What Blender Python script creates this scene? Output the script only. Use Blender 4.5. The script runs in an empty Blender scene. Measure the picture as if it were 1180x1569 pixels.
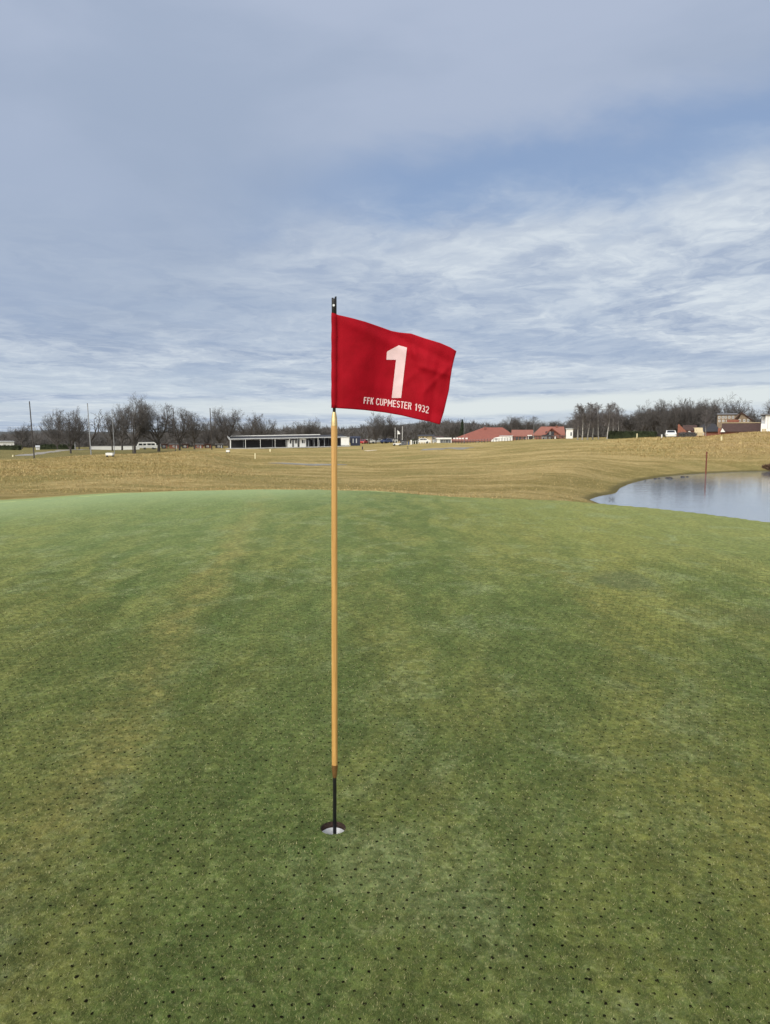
import bpy, bmesh, math, random
import numpy as np
from mathutils import Vector, Matrix
R = math.radians
sc = bpy.context.scene
COL = sc.collection

# ------------------------------------------------------------------ camera
F = 1100.0; CX = 590.0; CY = 784.5; CAMH = 1.66
PITCH = math.atan((CY - 668.0) / F)
cd = bpy.data.cameras.new('camera'); cam = bpy.data.objects.new('camera', cd); COL.objects.link(cam)
cam.location = (0, 0, CAMH); cam.rotation_euler = (R(90) - PITCH, 0, 0)
cd.sensor_fit = 'VERTICAL'; cd.sensor_height = 24; cd.lens = 24 * F / 1569.0
cd.clip_start = 0.05; cd.clip_end = 9000
sc.camera = cam

# ------------------------------------------------------------------ node helper
def nd(nt, typ, ins=None, **props):
    n = nt.nodes.new(typ)
    for k, v in props.items(): setattr(n, k, v)
    for k, v in (ins or {}).items():
        s = n.inputs[k]
        if isinstance(v, bpy.types.NodeSocket): nt.links.new(v, s)
        elif isinstance(v, bpy.types.Node): nt.links.new(v.outputs[0], s)
        else: s.default_value = v
    return n
def MA(nt, op, a, b=0.0, c=0.0, clamp=False):
    return nd(nt, 'ShaderNodeMath', {0: a, 1: b, 2: c}, operation=op, use_clamp=clamp).outputs[0]
def MR(nt, v, a, b, c=0.0, d=1.0, smooth=True):
    return nd(nt, 'ShaderNodeMapRange', {0: v, 1: a, 2: b, 3: c, 4: d}, interpolation_type='SMOOTHSTEP' if smooth else 'LINEAR').outputs[0]
def MIX(nt, f, a, b, mode='MIX'):
    n = nt.nodes.new('ShaderNodeMix'); n.data_type = 'RGBA'; n.blend_type = mode
    for i, v in ((0, f), (6, a), (7, b)):
        if isinstance(v, bpy.types.NodeSocket): nt.links.new(v, n.inputs[i])
        else: n.inputs[i].default_value = (tuple(v) + (1,))[:4] if isinstance(v, (tuple, list)) else v
    return n.outputs[2]
def NZ(nt, vec, scale, detail=4, rough=0.55, dist=0.0):
    return nd(nt, 'ShaderNodeTexNoise', {'Vector': vec, 'Scale': scale, 'Detail': detail, 'Roughness': rough, 'Distortion': dist}).outputs[0]
def SCL(nt, vec, s, loc=(0, 0, 0), rot=(0, 0, 0)):
    return nd(nt, 'ShaderNodeMapping', {'Vector': vec, 'Scale': s, 'Location': loc, 'Rotation': rot}).outputs[0]

# ------------------------------------------------------------------ world, sun
SUN_EL, SUN_AZ = 34.0, 215.0        # azimuth clockwise from +Y: behind the camera, to its left
wd = bpy.data.worlds.new('World'); sc.world = wd; wd.use_nodes = True
wt = wd.node_tree; wt.nodes.clear()
sky = wt.nodes.new('ShaderNodeTexSky'); sky.sky_type = 'NISHITA'; sky.sun_disc = False
sky.sun_elevation = R(SUN_EL); sky.sun_rotation = R(SUN_AZ); sky.air_density = 1.0; sky.dust_density = 1.2
gen = nd(wt, 'ShaderNodeTexCoord').outputs['Generated']
sx = nd(wt, 'ShaderNodeSeparateXYZ', {0: gen})
zc = MA(wt, 'MAXIMUM', sx.outputs[2], 0.0)
zd = MA(wt, 'ADD', zc, 0.05)
u = MA(wt, 'DIVIDE', sx.outputs[0], zd); v = MA(wt, 'DIVIDE', sx.outputs[1], zd)
uv = nd(wt, 'ShaderNodeCombineXYZ', {0: u, 1: v}).outputs[0]
wrp = nd(wt, 'ShaderNodeTexNoise', {'Vector': uv, 'Scale': .7, 'Detail': 5, 'Roughness': .6}).outputs[1]
wrp = nd(wt, 'ShaderNodeVectorMath', {0: wrp, 1: (.5, .5, .5)}, operation='SUBTRACT').outputs[0]
wrp = nd(wt, 'ShaderNodeVectorMath', {0: wrp, 'Scale': 1.1}, operation='SCALE').outputs[0]
uv = nd(wt, 'ShaderNodeVectorMath', {0: uv, 1: wrp}, operation='ADD').outputs[0]
az = MA(wt, 'DIVIDE', sx.outputs[0], MA(wt, 'MAXIMUM', sx.outputs[1], 0.05))
def lin(r, g, b):
    f = lambda c: (c / 255 / 12.92) if c / 255 <= 0.04045 else ((c / 255 + 0.055) / 1.055) ** 2.4
    return (f(r), f(g), f(b), 1)
SK = 0.1
def skc(r, g, b, k=1.0):
    c = lin(r, g, b); return (c[0] / SK * k, c[1] / SK * k, c[2] / SK * k, 1)
# overcast veil, lighter overhead, darker to the lower left
big = NZ(wt, SCL(wt, gen, (1.6, 1.6, 4.2), (3.1, 0, 0.6)), 1.6, 5, 0.5, 0.3)
el = MA(wt, 'ARCSINE', zc)
veil = MIX(wt, MR(wt, el, 0.16, 0.52), skc(160, 176, 201), skc(176, 188, 210))
veil = MIX(wt, MR(wt, big, 0.34, 0.66), MIX(wt, 0.5, veil, skc(149, 166, 191)), veil)
# blue gap, right of centre about 17-22 degrees up
elw = MA(wt, 'ADD', el, MA(wt, 'MULTIPLY', MA(wt, 'SUBTRACT', NZ(wt, SCL(wt, gen, (2.5, 1, 5)), 1.5, 5, 0.6, 0.4), 0.5), 0.16))
elw = MA(wt, 'SUBTRACT', elw, MA(wt, 'MULTIPLY', az, 0.05))
gap = MA(wt, 'MULTIPLY', MR(wt, elw, 0.245, 0.295), MR(wt, elw, 0.40, 0.31))
gap = MA(wt, 'MULTIPLY', gap, MR(wt, az, -0.3, 0.10))
bluesky = MIX(wt, 0.30, skc(138, 165, 206), sky.outputs[0])
col = MIX(wt, MA(wt, 'MULTIPLY', gap, 0.85), veil, bluesky)
# broken bright altocumulus below the gap, rippled into streaks near the horizon
def bands(scale, sxy, loc, lo, hi, det=8, dist=0.6, rough=0.62):
    return MR(wt, NZ(wt, SCL(wt, uv, sxy, loc), scale, det, rough, dist), lo, hi)
b1 = bands(1.3, (1.0, .8, 1), (3.3, 1.7, 0), 0.36, 0.64, 10, 0.3, 0.60)
b2 = bands(5.0, (1.15, .9, 1), (0.3, 5.2, 2), 0.36, 0.68, 8, 0.5, 0.62)
b3 = bands(0.70, (0.7, 0.9, 1), (8.3, 2.2, 4), 0.44, 0.66, 8, 0.4)
low = MR(wt, elw, 0.335, 0.205)
side = MR(wt, az, -0.45, 0.30, 0.16, 1.0)
side = MIX(wt, MR(wt, el, 0.18, 0.07), side, MR(wt, az, -0.8, 0.2, 0.75, 1.0))
m = MA(wt, 'ADD', MA(wt, 'MULTIPLY', b1, 0.70), MA(wt, 'MULTIPLY', b2, 0.42))
m = MA(wt, 'ADD', m, MR(wt, el, 0.16, 0.24, 0.0, 0.12))
m = MA(wt, 'MULTIPLY', MA(wt, 'MULTIPLY', m, low), side, clamp=True)
col = MIX(wt, m, col, skc(216, 225, 233))
dk = MA(wt, 'MULTIPLY', MR(wt, el, 0.25, 0.12), MA(wt, 'MULTIPLY', b3, 0.55))
col = MIX(wt, dk, col, skc(160, 178, 204))
# pale stripes just over the horizon
b4 = bands(0.55, (0.05, 0.42, 1), (1.3, 0.4, 7), 0.46, 0.60, 4, 0.3, 0.5)
hz = MA(wt, 'MULTIPLY', MR(wt, el, 0.115, 0.02), b4)
col = MIX(wt, MA(wt, 'MULTIPLY', hz, 0.8), col, skc(208, 220, 228))
def belt(c0, w, k, lo, hi):
    e_ = MA(wt, 'SUBTRACT', MA(wt, 'ADD', el, MA(wt, 'MULTIPLY', MA(wt, 'SUBTRACT', NZ(wt, SCL(wt, gen, (1.3, 1, 9), (c0 * 40, 0, 0)), 2.2, 6, .6, .5), .5), .035)), MA(wt, 'MULTIPLY', az, .018))
    return MA(wt, 'MULTIPLY', MR(wt, MA(wt, 'ABSOLUTE', MA(wt, 'SUBTRACT', e_, c0)), w, w * .25, 0, k), MR(wt, az, lo, hi, .25, 1))
col = MIX(wt, belt(.038, .018, 1.0, -.6, .1), col, skc(222, 230, 231))
col = MIX(wt, belt(.060, .007, .6, -.2, .3), col, skc(210, 220, 228))
col = MIX(wt, belt(.012, .012, .6, -.6, .0), col, skc(206, 215, 220))
# unseen sky brightened around the veiled sun, behind the camera, to light the ground
sd = Vector((math.sin(R(SUN_AZ)) * math.cos(R(SUN_EL)), math.cos(R(SUN_AZ)) * math.cos(R(SUN_EL)), math.sin(R(SUN_EL))))
dot = nd(wt, 'ShaderNodeVectorMath', {0: gen, 1: tuple(sd)}, operation='DOT_PRODUCT').outputs['Value']
col = MIX(wt, MR(wt, dot, 0.1, 0.98, 0, 1), col, skc(235, 232, 224, 2.6))
bg = nd(wt, 'ShaderNodeBackground', {0: col, 1: SK})
nd(wt, 'ShaderNodeOutputWorld', {0: bg.outputs[0]})
sl = bpy.data.lights.new('sun', 'SUN'); sl.energy = 1.5; sl.angle = R(25); sl.color = (1, 0.95, 0.88)
so = bpy.data.objects.new('sun', sl); COL.objects.link(so)
so.rotation_euler = (-sd).to_track_quat('-Z', 'Y').to_euler()
vs = sc.view_settings
sc.display_settings.display_device = 'sRGB'
vs.view_transform = 'Standard'; vs.look = 'None'; vs.exposure = 0.0; vs.gamma = 1.0
vs.use_curve_mapping = False

# ------------------------------------------------------------------ picture measurements -> world
def slope(py):
    dy = (CY - py) / F
    return (-math.sin(PITCH) + dy * math.cos(PITCH)) / (math.cos(PITCH) + dy * math.sin(PITCH))
def zat(py, Y): return CAMH + slope(py) * Y
def Xat(px, Y, py=680.0):
    dy = (CY - py) / F
    return (px - CX) / F * Y / (math.cos(PITCH) + dy * math.sin(PITCH))
def at(px, py, Y): return Vector((Xat(px, Y, py), Y, zat(py, Y)))
def YatZ(py, z): return (z - CAMH) / slope(py)

# ------------------------------------------------------------------ terrain
green_px = [(-420, 800), (-200, 786), (0, 770), (100, 762), (200, 756), (300, 752), (400, 750), (490, 750), (560, 752), (630, 756), (700, 761), (790, 764), (870, 767), (940, 773), (1000, 778), (1090, 788), (1180, 800), (1330, 828)]
GP = [(Xat(px, YatZ(py, 0), py), YatZ(py, 0)) for px, py in green_px]
GP += [(10.0, 4), (9, -4), (3, -10), (-6, -10), (-11, -3), (-12, 6)]
GP = np.array(GP)
pond_px = [(903, 765.5), (918, 760), (942, 756), (949, 748), (965, 741), (988, 735), (1012, 731), (1050, 727), (1090, 724.5), (1140, 722.5), (1200, 721.5), (1300, 722)]
WZ = -1.2
PP = [(Xat(px, YatZ(py, WZ), py), YatZ(py, WZ)) for px, py in pond_px]
PP += [(60, 52), (62, 34), (44, 23), (26, 18.5), (16.5, 17.0), (13.0, 18.5), (11.2, 21.0), (9.7, 24.5), (9.0, 28.5)]
PP = np.array(PP)
def sdf(P, x, y):
    """signed distance to polygon, negative inside"""
    d = np.full(x.shape, 1e9); ins = np.zeros(x.shape, bool); n = len(P)
    for i in range(n):
        ax, ay = P[i]; bx, by = P[(i + 1) % n]
        ex, ey = bx - ax, by - ay
        t = np.clip(((x - ax) * ex + (y - ay) * ey) / (ex * ex + ey * ey), 0, 1)
        d = np.minimum(d, np.hypot(x - ax - t * ex, y - ay - t * ey))
        c = ((ay > y) != (by > y)) & (x < ex * (y - ay) / (ey if abs(ey) > 1e-9 else 1e-9) + ax)
        ins ^= c
    return np.where(ins, -d, d)
PROF = {
 -300: [(18, 0), (30, -.6), (60, -.4), (90, -1.2), (150, -1.4), (260, -1.6), (600, -2.5)],
 0:   [(18, 0), (22, -.16), (30, -.5), (45, -.3), (60, -.2), (75, -.95), (110, -1.2), (150, -1.3), (260, -1.5), (600, -2.5)],
 200: [(21, 0), (30, -.45), (45, -.15), (60, .14), (75, -.5), (110, -1.15), (150, -1.2), (260, -1.4), (600, -2.5)],
 300: [(22, 0), (32, -.6), (45, -.25), (62, .2), (78, -.2), (110, -1.0), (150, -1.1), (260, -1.3), (600, -2.5)],
 400: [(22.6, 0), (35, -.72), (60, -.62), (90, -.6), (120, -.8), (150, -.95), (260, -1.1), (600, -2.0)],
 560: [(22, 0), (35, -.8), (60, -.8), (100, -.8), (160, -.72), (260, -.8), (600, -1)],
 700: [(19.7, 0), (30, -.8), (60, -.62), (100, -.42), (170, -.2), (260, 0), (600, .5)],
 870: [(18.5, 0), (25, -.75), (35, -.72), (50, -.3), (80, .15), (120, .7), (170, 1.0), (260, 1.3), (600, 2)],
 1000: [(16.6, 0), (25, -1.2), (49, -1.1), (60, -.5), (80, .45), (110, 1.25), (150, 1.3), (260, 1.6), (600, 2)],
 1180: [(13.8, 0), (22, -1.2), (57, -1.1), (68, 0.0), (85, 1.25), (110, 2.35), (130, 1.7), (150, 1.1), (260, 1.3), (600, 2)],
 1500: [(12, 0), (20, -1.2), (57, -1.1), (70, 0.1), (85, 1.25), (110, 2.35), (130, 1.7), (150, 1.1), (260, 1.3), (600, 2)]}
PK = sorted(PROF)
_lr = np.linspace(math.log(5), math.log(2600), 700)
def _smooth(a, k=15):
    w = np.hanning(k); w /= w.sum(); p = np.pad(a, k // 2, mode='edge'); return np.convolve(p, w, 'valid')
PT = np.array([_smooth(np.interp(np.exp(_lr), [5] + [a for a, b in PROF[k]], [0] + [b for a, b in PROF[k]])) for k in PK])
_rng = np.random.RandomState(4)
_wv = [(_rng.uniform(0, 6.28), _rng.uniform(0, 6.28)) for _ in range(24)]
def wavy(x, y, wl, i0, n=6):
    r = 0
    for i in range(n):
        a, p = _wv[(i0 + i) % 24]; k = 6.283 / (wl * (0.7 + 0.13 * i))
        r = r + np.sin((x * math.cos(a) + y * math.sin(a)) * k + p)
    return r / n
def H0(x, y):
    x = np.asarray(x, float); y = np.asarray(y, float)
    r = np.hypot(x, y); a = np.arctan2(x, y)
    ac = np.clip(a, R(-55), R(55))
    ye = r * np.cos(ac); px = np.clip(CX + np.tan(ac) * F, PK[0], PK[-1])
    li = np.clip((np.log(np.maximum(ye, 5)) - _lr[0]) / (_lr[1] - _lr[0]), 0, 698.999)
    i = li.astype(int); f = li - i
    j = np.clip(np.searchsorted(PK, px, side='right') - 1, 0, len(PK) - 2)
    pk = np.array(PK, float); g = (px - pk[j]) / (pk[j + 1] - pk[j]); g = g * g * (3 - 2 * g)
    z0 = PT[j, i] * (1 - f) + PT[j, i + 1] * f; z1 = PT[j + 1, i] * (1 - f) + PT[j + 1, i + 1] * f
    z = z0 * (1 - g) + z1 * g
    back = np.clip((np.abs(a) - R(55)) / R(40), 0, 1)
    z = z * (1 - back) + back * np.where(r > 14, -0.6, 0)
    return z
def H(x, y, full=False):
    x = np.asarray(x, float); y = np.asarray(y, float)
    z = H0(x, y); r = np.hypot(x, y)
    sg = sdf(GP, x, y); sp = sdf(PP, x, y)
    und = wavy(x, y, 17, 0) * .17 + wavy(x, y, 30, 11) * .2 * np.clip((r - 35) / 20, 0, 1) + wavy(x, y, 6.5, 7) * .07 + wavy(x, y, 2.6, 13) * .014
    amp = np.clip(sg / 9, 0, 1) * np.clip((sp + 0.2) / 10, 0, 1)
    z = z + und * amp
    z = np.where(sg < 0, np.minimum(0, 0) + np.clip(-sg / 3, 0, 1) * wavy(x, y, 9, 3) * .012 * np.clip((r - 5) / 6, 0, 1), z - np.clip(sg, 0, 1) * .03)
    # pond basin: banks meet the water at the traced shoreline
    bank = WZ + np.where(sp > 0, sp * .10 + .05 * np.clip(sp / .25, 0, 1), sp * .18)
    w = np.clip((sp - 0.0) / np.where(y > 33, 4.5, 6.0), 0, 1); w = w * w * (3 - 2 * w)
    lim = bank + wavy(x, y, 1.9, 5) * .02 * np.clip(sp + .5, 0, 1)
    zb = lim * (1 - w) + z * w
    # the green's own bank down to the water
    gz = np.clip(1 - sg / 5.5, 0, 1)
    near = (sg < 5.5)
    zb = np.where(near & (sp > 0), np.where(sg <= 0, z, WZ * (np.clip(sg, 0, 9) / np.maximum(np.clip(sg, 0, 9) + np.clip(sp, 0, 99), .01)) ** 1.2 * (1 - w) + z * w), zb)
    zb = np.where(sg <= 0, z, zb)
    if full: return zb, sg, sp
    return zb
def h(x, y): return float(H(np.array([x]), np.array([y]))[0])
def hit(px, py):
    """first point of the ground seen at a picture position"""
    ys = np.exp(np.linspace(math.log(1.5), math.log(900), 2500)); s = slope(py)
    xs = np.array([Xat(px, y, py) for y in ys]); zz = H(xs, ys); ray = CAMH + s * ys
    k = np.argmax(zz >= ray)
    if zz[k] < ray[k]: k = len(ys) - 1
    return Vector((xs[k], ys[k], zz[k]))

def link(name, me, mat=None, parent=None):
    o = bpy.data.objects.new(name, me); COL.objects.link(o)
    if mat is not None and me is not None: me.materials.append(mat)
    if parent is not None: o.parent = parent
    return o
def tag(o, label=None, cat=None, group=None, kind=None):
    if label: o['label'] = label
    if cat: o['category'] = cat
    if group: o['group'] = group
    if kind: o['kind'] = kind
    return o
def npmesh(name, co, faces, smooth=False):
    """faces: int array (n,k)"""
    me = bpy.data.meshes.new(name); co = np.asarray(co, np.float32); faces = np.asarray(faces, np.int32)
    me.vertices.add(len(co)); me.vertices.foreach_set('co', co.ravel())
    k = faces.shape[1]; me.loops.add(faces.size); me.loops.foreach_set('vertex_index', faces.ravel())
    me.polygons.add(len(faces)); me.polygons.foreach_set('loop_start', np.arange(len(faces), dtype=np.int32) * k)
    me.polygons.foreach_set('loop_total', np.full(len(faces), k, np.int32))
    if smooth: me.polygons.foreach_set('use_smooth', np.ones(len(faces), bool))
    me.update(calc_edges=True); return me
def attr(me, name, data):
    a = me.attributes.new(name, 'FLOAT', 'POINT'); a.data.foreach_set('value', np.asarray(data, np.float32))

# ------------------------------------------------------------------ materials
def mat(name):
    m = bpy.data.materials.new(name); m.use_nodes = True; m.node_tree.nodes.clear(); return m, m.node_tree
def out(nt, bsdf): nd(nt, 'ShaderNodeOutputMaterial', {0: bsdf.outputs[0]})
def pbr(name, c, rough=0.6, metal=0.0, var=0.15, scale=6.0, bump=0.0, bscale=None, spec=0.5, stretch=(1, 1, 1), c2=None):
    m, nt = mat(name)
    tc = nd(nt, 'ShaderNodeTexCoord').outputs['Object']
    vv = SCL(nt, tc, stretch)
    n = NZ(nt, vv, scale, 5, 0.6)
    c = tuple(c); c2 = tuple(c2) if c2 else tuple(x * (1 - var * 2) for x in c)
    colr = MIX(nt, MR(nt, n, 0.3, 0.7), c2, c)
    ins = {'Base Color': colr, 'Roughness': rough, 'Metallic': metal, 'Specular IOR Level': spec}
    if bump:
        ins['Normal'] = nd(nt, 'ShaderNodeBump', {'Height': NZ(nt, vv, bscale or scale * 4, 4, 0.6), 'Strength': bump, 'Distance': 0.02})
    out(nt, nd(nt, 'ShaderNodeBsdfPrincipled', ins)); return m

HX, HY = Xat(510.7, 2.88, 1267), 2.88
HY = YatZ(1267.5, 0); HX = Xat(510.7, HY, 1267.5)

def turf_color(nt):
    """colour of the mown green, from world position"""
    P = nd(nt, 'ShaderNodeNewGeometry').outputs['Position']
    s = nd(nt, 'ShaderNodeSeparateXYZ', {0: P}); X, Y = s.outputs[0], s.outputs[1]
    n1 = NZ(nt, SCL(nt, P, (1, .32, 1), (0, 0, 0), (0, 0, -.05)), 0.75, 5, 0.6, 0.3)
    n2 = NZ(nt, SCL(nt, P, (1, .38, 1), (7, 3, 0), (0, 0, -.04)), 2.4, 7, 0.66, 0.3)
    n4 = NZ(nt, SCL(nt, P, (1, .7, 1), (3, 8, 0)), 1.5, 7, 0.68, 0.8)
    n3 = NZ(nt, P, 14, 6, 0.7)
    c = MIX(nt, MR(nt, n1, 0.42, 0.58), (.092, .132, .029), (.200, .192, .046))
    c = MIX(nt, MR(nt, n2, 0.42, 0.60), MIX(nt, 0.62, c, (.055, .092, .022)), MIX(nt, 0.4, c, (.190, .215, .065)))
    # wear stripes left by machines running away from the camera
    wob = MA(nt, 'MULTIPLY', MA(nt, 'SUBTRACT', NZ(nt, P, 0.45, 4), 0.5), 0.9)
    def stripe(x0, k, w):
        d = MA(nt, 'ABSOLUTE', MA(nt, 'ADD', MA(nt, 'SUBTRACT', X, MA(nt, 'MULTIPLY_ADD', Y, k, x0)), wob))
        return MR(nt, d, w, 0.0)
    brk = MR(nt, n2, 0.35, 0.6, 0.35, 1.0)
    c = MIX(nt, MA(nt, 'MULTIPLY', MA(nt, 'MULTIPLY', stripe(-1.10, -.115, .38), brk), 0.85), c, (.255, .215, .066))
    c = MIX(nt, MA(nt, 'MULTIPLY', MA(nt, 'MULTIPLY', stripe(-1.9, -.34, .9), brk), 0.50), c, (.255, .235, .060))
    c = MIX(nt, MA(nt, 'MULTIPLY', MA(nt, 'MULTIPLY', stripe(0.75, .24, .9), brk), 0.48), c, (.250, .225, .050))
    c = MIX(nt, MA(nt, 'MULTIPLY', MA(nt, 'MULTIPLY', stripe(1.3, .10, .35), brk), 0.28), c, (.235, .190, .055))
    c = MIX(nt, MA(nt, 'MULTIPLY', stripe(-.45, -.03, .5), 0.30), c, (.080, .135, .035))
    for k in range(-5, 7):
        c = MIX(nt, MA(nt, 'MULTIPLY', MA(nt, 'MULTIPLY', stripe(.31 + k * .62, .16 * k / 5 - .02, .20), MR(nt, Y, 3.5, 9)), .22), c, (.24, .26, .085) if k % 2 else (.07, .12, .03))
    # far left paler and bluer, right yellower
    c = MIX(nt, MA(nt, 'MULTIPLY', MR(nt, Y, 6, 17), MR(nt, X, 1.0, -4.5, 0, .50)), c, (.220, .290, .110))
    c = MIX(nt, MA(nt, 'MULTIPLY', MR(nt, Y, 5, 14), MR(nt, X, 0.0, 3.5, 0, .50)), c, (.290, .275, .070))
    # pale arcs of an old fungus ring and dry specks
    def ring(x, y, r, w):
        dx = MA(nt, 'SUBTRACT', X, x); dy = MA(nt, 'SUBTRACT', Y, y)
        q = MA(nt, 'SQRT', MA(nt, 'ADD', MA(nt, 'MULTIPLY', dx, dx), MA(nt, 'MULTIPLY', dy, dy)))
        q = MA(nt, 'ADD', q, MA(nt, 'MULTIPLY', MA(nt, 'SUBTRACT', n2, 0.5), 0.6))
        return MR(nt, MA(nt, 'ABSOLUTE', MA(nt, 'SUBTRACT', q, r)), w, 0.0)
    for a in ((.23, 5.05, .17, .06), (.14, 4.55, .2, .05), (-.05, 2.62, .10, .10)):
        c = MIX(nt, MA(nt, 'MULTIPLY', ring(*a), 0.45), c, (.31, .35, .15))
    def spot(x, y, r):
        dx = MA(nt, 'SUBTRACT', X, x); dy = MA(nt, 'MULTIPLY', MA(nt, 'SUBTRACT', Y, y), 0.6)
        q = MA(nt, 'SQRT', MA(nt, 'ADD', MA(nt, 'MULTIPLY', dx, dx), MA(nt, 'MULTIPLY', dy, dy)))
        return MR(nt, MA(nt, 'ADD', q, MA(nt, 'MULTIPLY', MA(nt, 'SUBTRACT', n2, 0.5), 0.5)), r, r * .4)
    c = MIX(nt, MA(nt, 'MULTIPLY', spot(2.75, 8.2, .5), 0.6), c, (.085, .105, .055))
    c = MIX(nt, MA(nt, 'MULTIPLY', spot(3.5, 6.5, .35), 0.35), c, (.11, .10, .055))
    sp = MR(nt, NZ(nt, SCL(nt, P, (1, 1, 1), (2, 9, 0)), 7.0, 7, 0.8, 1.0), 0.55, 0.74)
    pal = MR(nt, n4, 0.50, 0.68)
    c = MIX(nt, MA(nt, 'MULTIPLY', pal, .50), c, (.205, .255, .120))
    c = MIX(nt, MA(nt, 'MULTIPLY', sp, 0.70), c, (.33, .35, .16))
    sp3 = MR(nt, NZ(nt, SCL(nt, P, (1, 1, 1), (5, 2, 0)), 26.0, 5, 0.75, .6), 0.48, 0.70)
    c = MIX(nt, MA(nt, 'MULTIPLY', sp3, MA(nt, 'MULTIPLY_ADD', pal, .45, MR(nt, Y, 2, 12, .22, .12))), c, (.36, .38, .20))
    n5 = NZ(nt, SCL(nt, P, (1, 1, 1), (1, 4, 0)), 48, 3, 0.6)
    c = MIX(nt, MR(nt, n3, 0.34, 0.62, .62, 0), c, (.048, .082, .022))
    c = MIX(nt, MA(nt, 'MULTIPLY', MR(nt, n5, 0.52, 0.72), MA(nt, 'MULTIPLY_ADD', pal, .4, MR(nt, Y, 2, 9, .35, .12))), c, (.40, .38, .18))
    n6 = NZ(nt, SCL(nt, P, (1, 1, 1), (6, 1, 0)), 21, 5, 0.72, 0.5); n7 = NZ(nt, SCL(nt, P, (1, .6, 1), (2, 6, 0)), 6.5, 5, 0.7, 0.8)
    amp = MR(nt, Y, 2, 14, 1.0, .55)
    g1 = MR(nt, n6, 0.36, 0.64, .55, 1.48, False); g2 = MR(nt, n7, 0.34, 0.66, .72, 1.30, False); g = MA(nt, 'MULTIPLY', g1, g2)
    g = MA(nt, 'ADD', 1.0, MA(nt, 'MULTIPLY', MA(nt, 'SUBTRACT', g, 1.0), amp))
    gg = nd(nt, 'ShaderNodeCombineXYZ', {0: MA(nt, 'MULTIPLY', g, .90), 1: MA(nt, 'MULTIPLY', g, .93), 2: MA(nt, 'MULTIPLY', g, .95)}).outputs[0]
    c = MIX(nt, 1.0, c, gg, 'MULTIPLY')
    return c, P, X, Y, n3

# ground: green and rough share this; the boundary follows the measured edge
gm, nt = mat('turf')
gc, P, X, Y, n3 = turf_color(nt)
sg = nd(nt, 'ShaderNodeAttribute', attribute_name='edge').outputs['Fac']
sp_ = nd(nt, 'ShaderNodeAttribute', attribute_name='shore').outputs['Fac']
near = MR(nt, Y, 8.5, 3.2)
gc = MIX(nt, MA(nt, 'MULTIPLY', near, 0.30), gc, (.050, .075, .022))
r1 = NZ(nt, SCL(nt, P, (1, 1, 1)), 0.10, 5, 0.6, 0.5)
r2 = NZ(nt, SCL(nt, P, (.6, 1.3, 1), (3, 1, 0), (0, 0, .25)), 0.16, 6, 0.60, 0.8)
r3 = NZ(nt, P, 2.2, 7, 0.75, 0.3)
r4 = NZ(nt, SCL(nt, P, (.35, 1.3, 1), (1, 8, 0), (0, 0, -.12)), .085, 5, 0.55, 1.2)
rc = MIX(nt, MR(nt, r2, 0.41, 0.60), (.275, .215, .074), (.520, .390, .175))
rc = MIX(nt, MR(nt, r1, 0.50, 0.64, 0, .65), rc, (.235, .215, .072))
rc = MIX(nt, MR(nt, r4, 0.53, 0.63, 0, .75), rc, (.215, .190, .062))
rc = MIX(nt, MR(nt, r3, 0.40, 0.72), MIX(nt, .42, rc, (.16, .115, .038)), MIX(nt, .30, rc, (.54, .42, .21)))
# lower land beyond the left mound is darker winter grass; the hill to the right is ripe and brown
lft = MA(nt, 'MULTIPLY', MR(nt, Y, 74, 92), MR(nt, MA(nt, 'DIVIDE', X, Y), -.22, -.32))
rc = MIX(nt, MA(nt, 'MULTIPLY', lft, .75), rc, (.125, .115, .045))
rgt = MA(nt, 'MULTIPLY', MR(nt, MA(nt, 'DIVIDE', X, Y), .36, .50), MR(nt, Y, 60, 75))
rc = MIX(nt, MA(nt, 'MULTIPLY', rgt, .5), rc, MIX(nt, r3, (.26, .16, .07), (.50, .34, .18)))
shore = MR(nt, MA(nt, 'ADD', sp_, MA(nt, 'MULTIPLY', r3, .25)), .75, .25)
rc = MIX(nt, MA(nt, 'MULTIPLY', shore, .85), rc, (.055, .042, .025))
shore2 = MR(nt, sp_, 5.0, .5)
rc = MIX(nt, MA(nt, 'MULTIPLY', shore2, .35), rc, (.17, .15, .05))
# collar strips
sgn = MA(nt, 'ADD', sg, MA(nt, 'MULTIPLY', MA(nt, 'SUBTRACT', NZ(nt, P, 3, 3), .5), .18))
collar = MR(nt, sgn, 0.0, 0.10)
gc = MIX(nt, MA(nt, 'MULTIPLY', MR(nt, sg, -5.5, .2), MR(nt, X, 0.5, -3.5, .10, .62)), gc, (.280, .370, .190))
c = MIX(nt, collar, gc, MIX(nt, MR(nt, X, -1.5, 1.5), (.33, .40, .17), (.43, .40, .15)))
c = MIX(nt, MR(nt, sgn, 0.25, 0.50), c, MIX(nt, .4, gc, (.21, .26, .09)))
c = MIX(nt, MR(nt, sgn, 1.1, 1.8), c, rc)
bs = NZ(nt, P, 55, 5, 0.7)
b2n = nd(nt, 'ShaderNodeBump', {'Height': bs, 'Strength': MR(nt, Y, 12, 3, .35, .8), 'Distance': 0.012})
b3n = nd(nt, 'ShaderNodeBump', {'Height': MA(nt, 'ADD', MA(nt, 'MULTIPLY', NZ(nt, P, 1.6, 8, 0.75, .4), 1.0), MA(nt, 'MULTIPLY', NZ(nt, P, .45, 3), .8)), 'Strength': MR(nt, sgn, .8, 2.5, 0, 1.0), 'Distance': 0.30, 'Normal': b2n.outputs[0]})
out(nt, nd(nt, 'ShaderNodeBsdfPrincipled', {'Base Color': c, 'Roughness': 0.95, 'Specular IOR Level': 0.04, 'Sheen Weight': .065, 'Sheen Roughness': .6, 'Sheen Tint': (1, .96, .55, 1), 'Normal': b3n.outputs[0]}))

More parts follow.
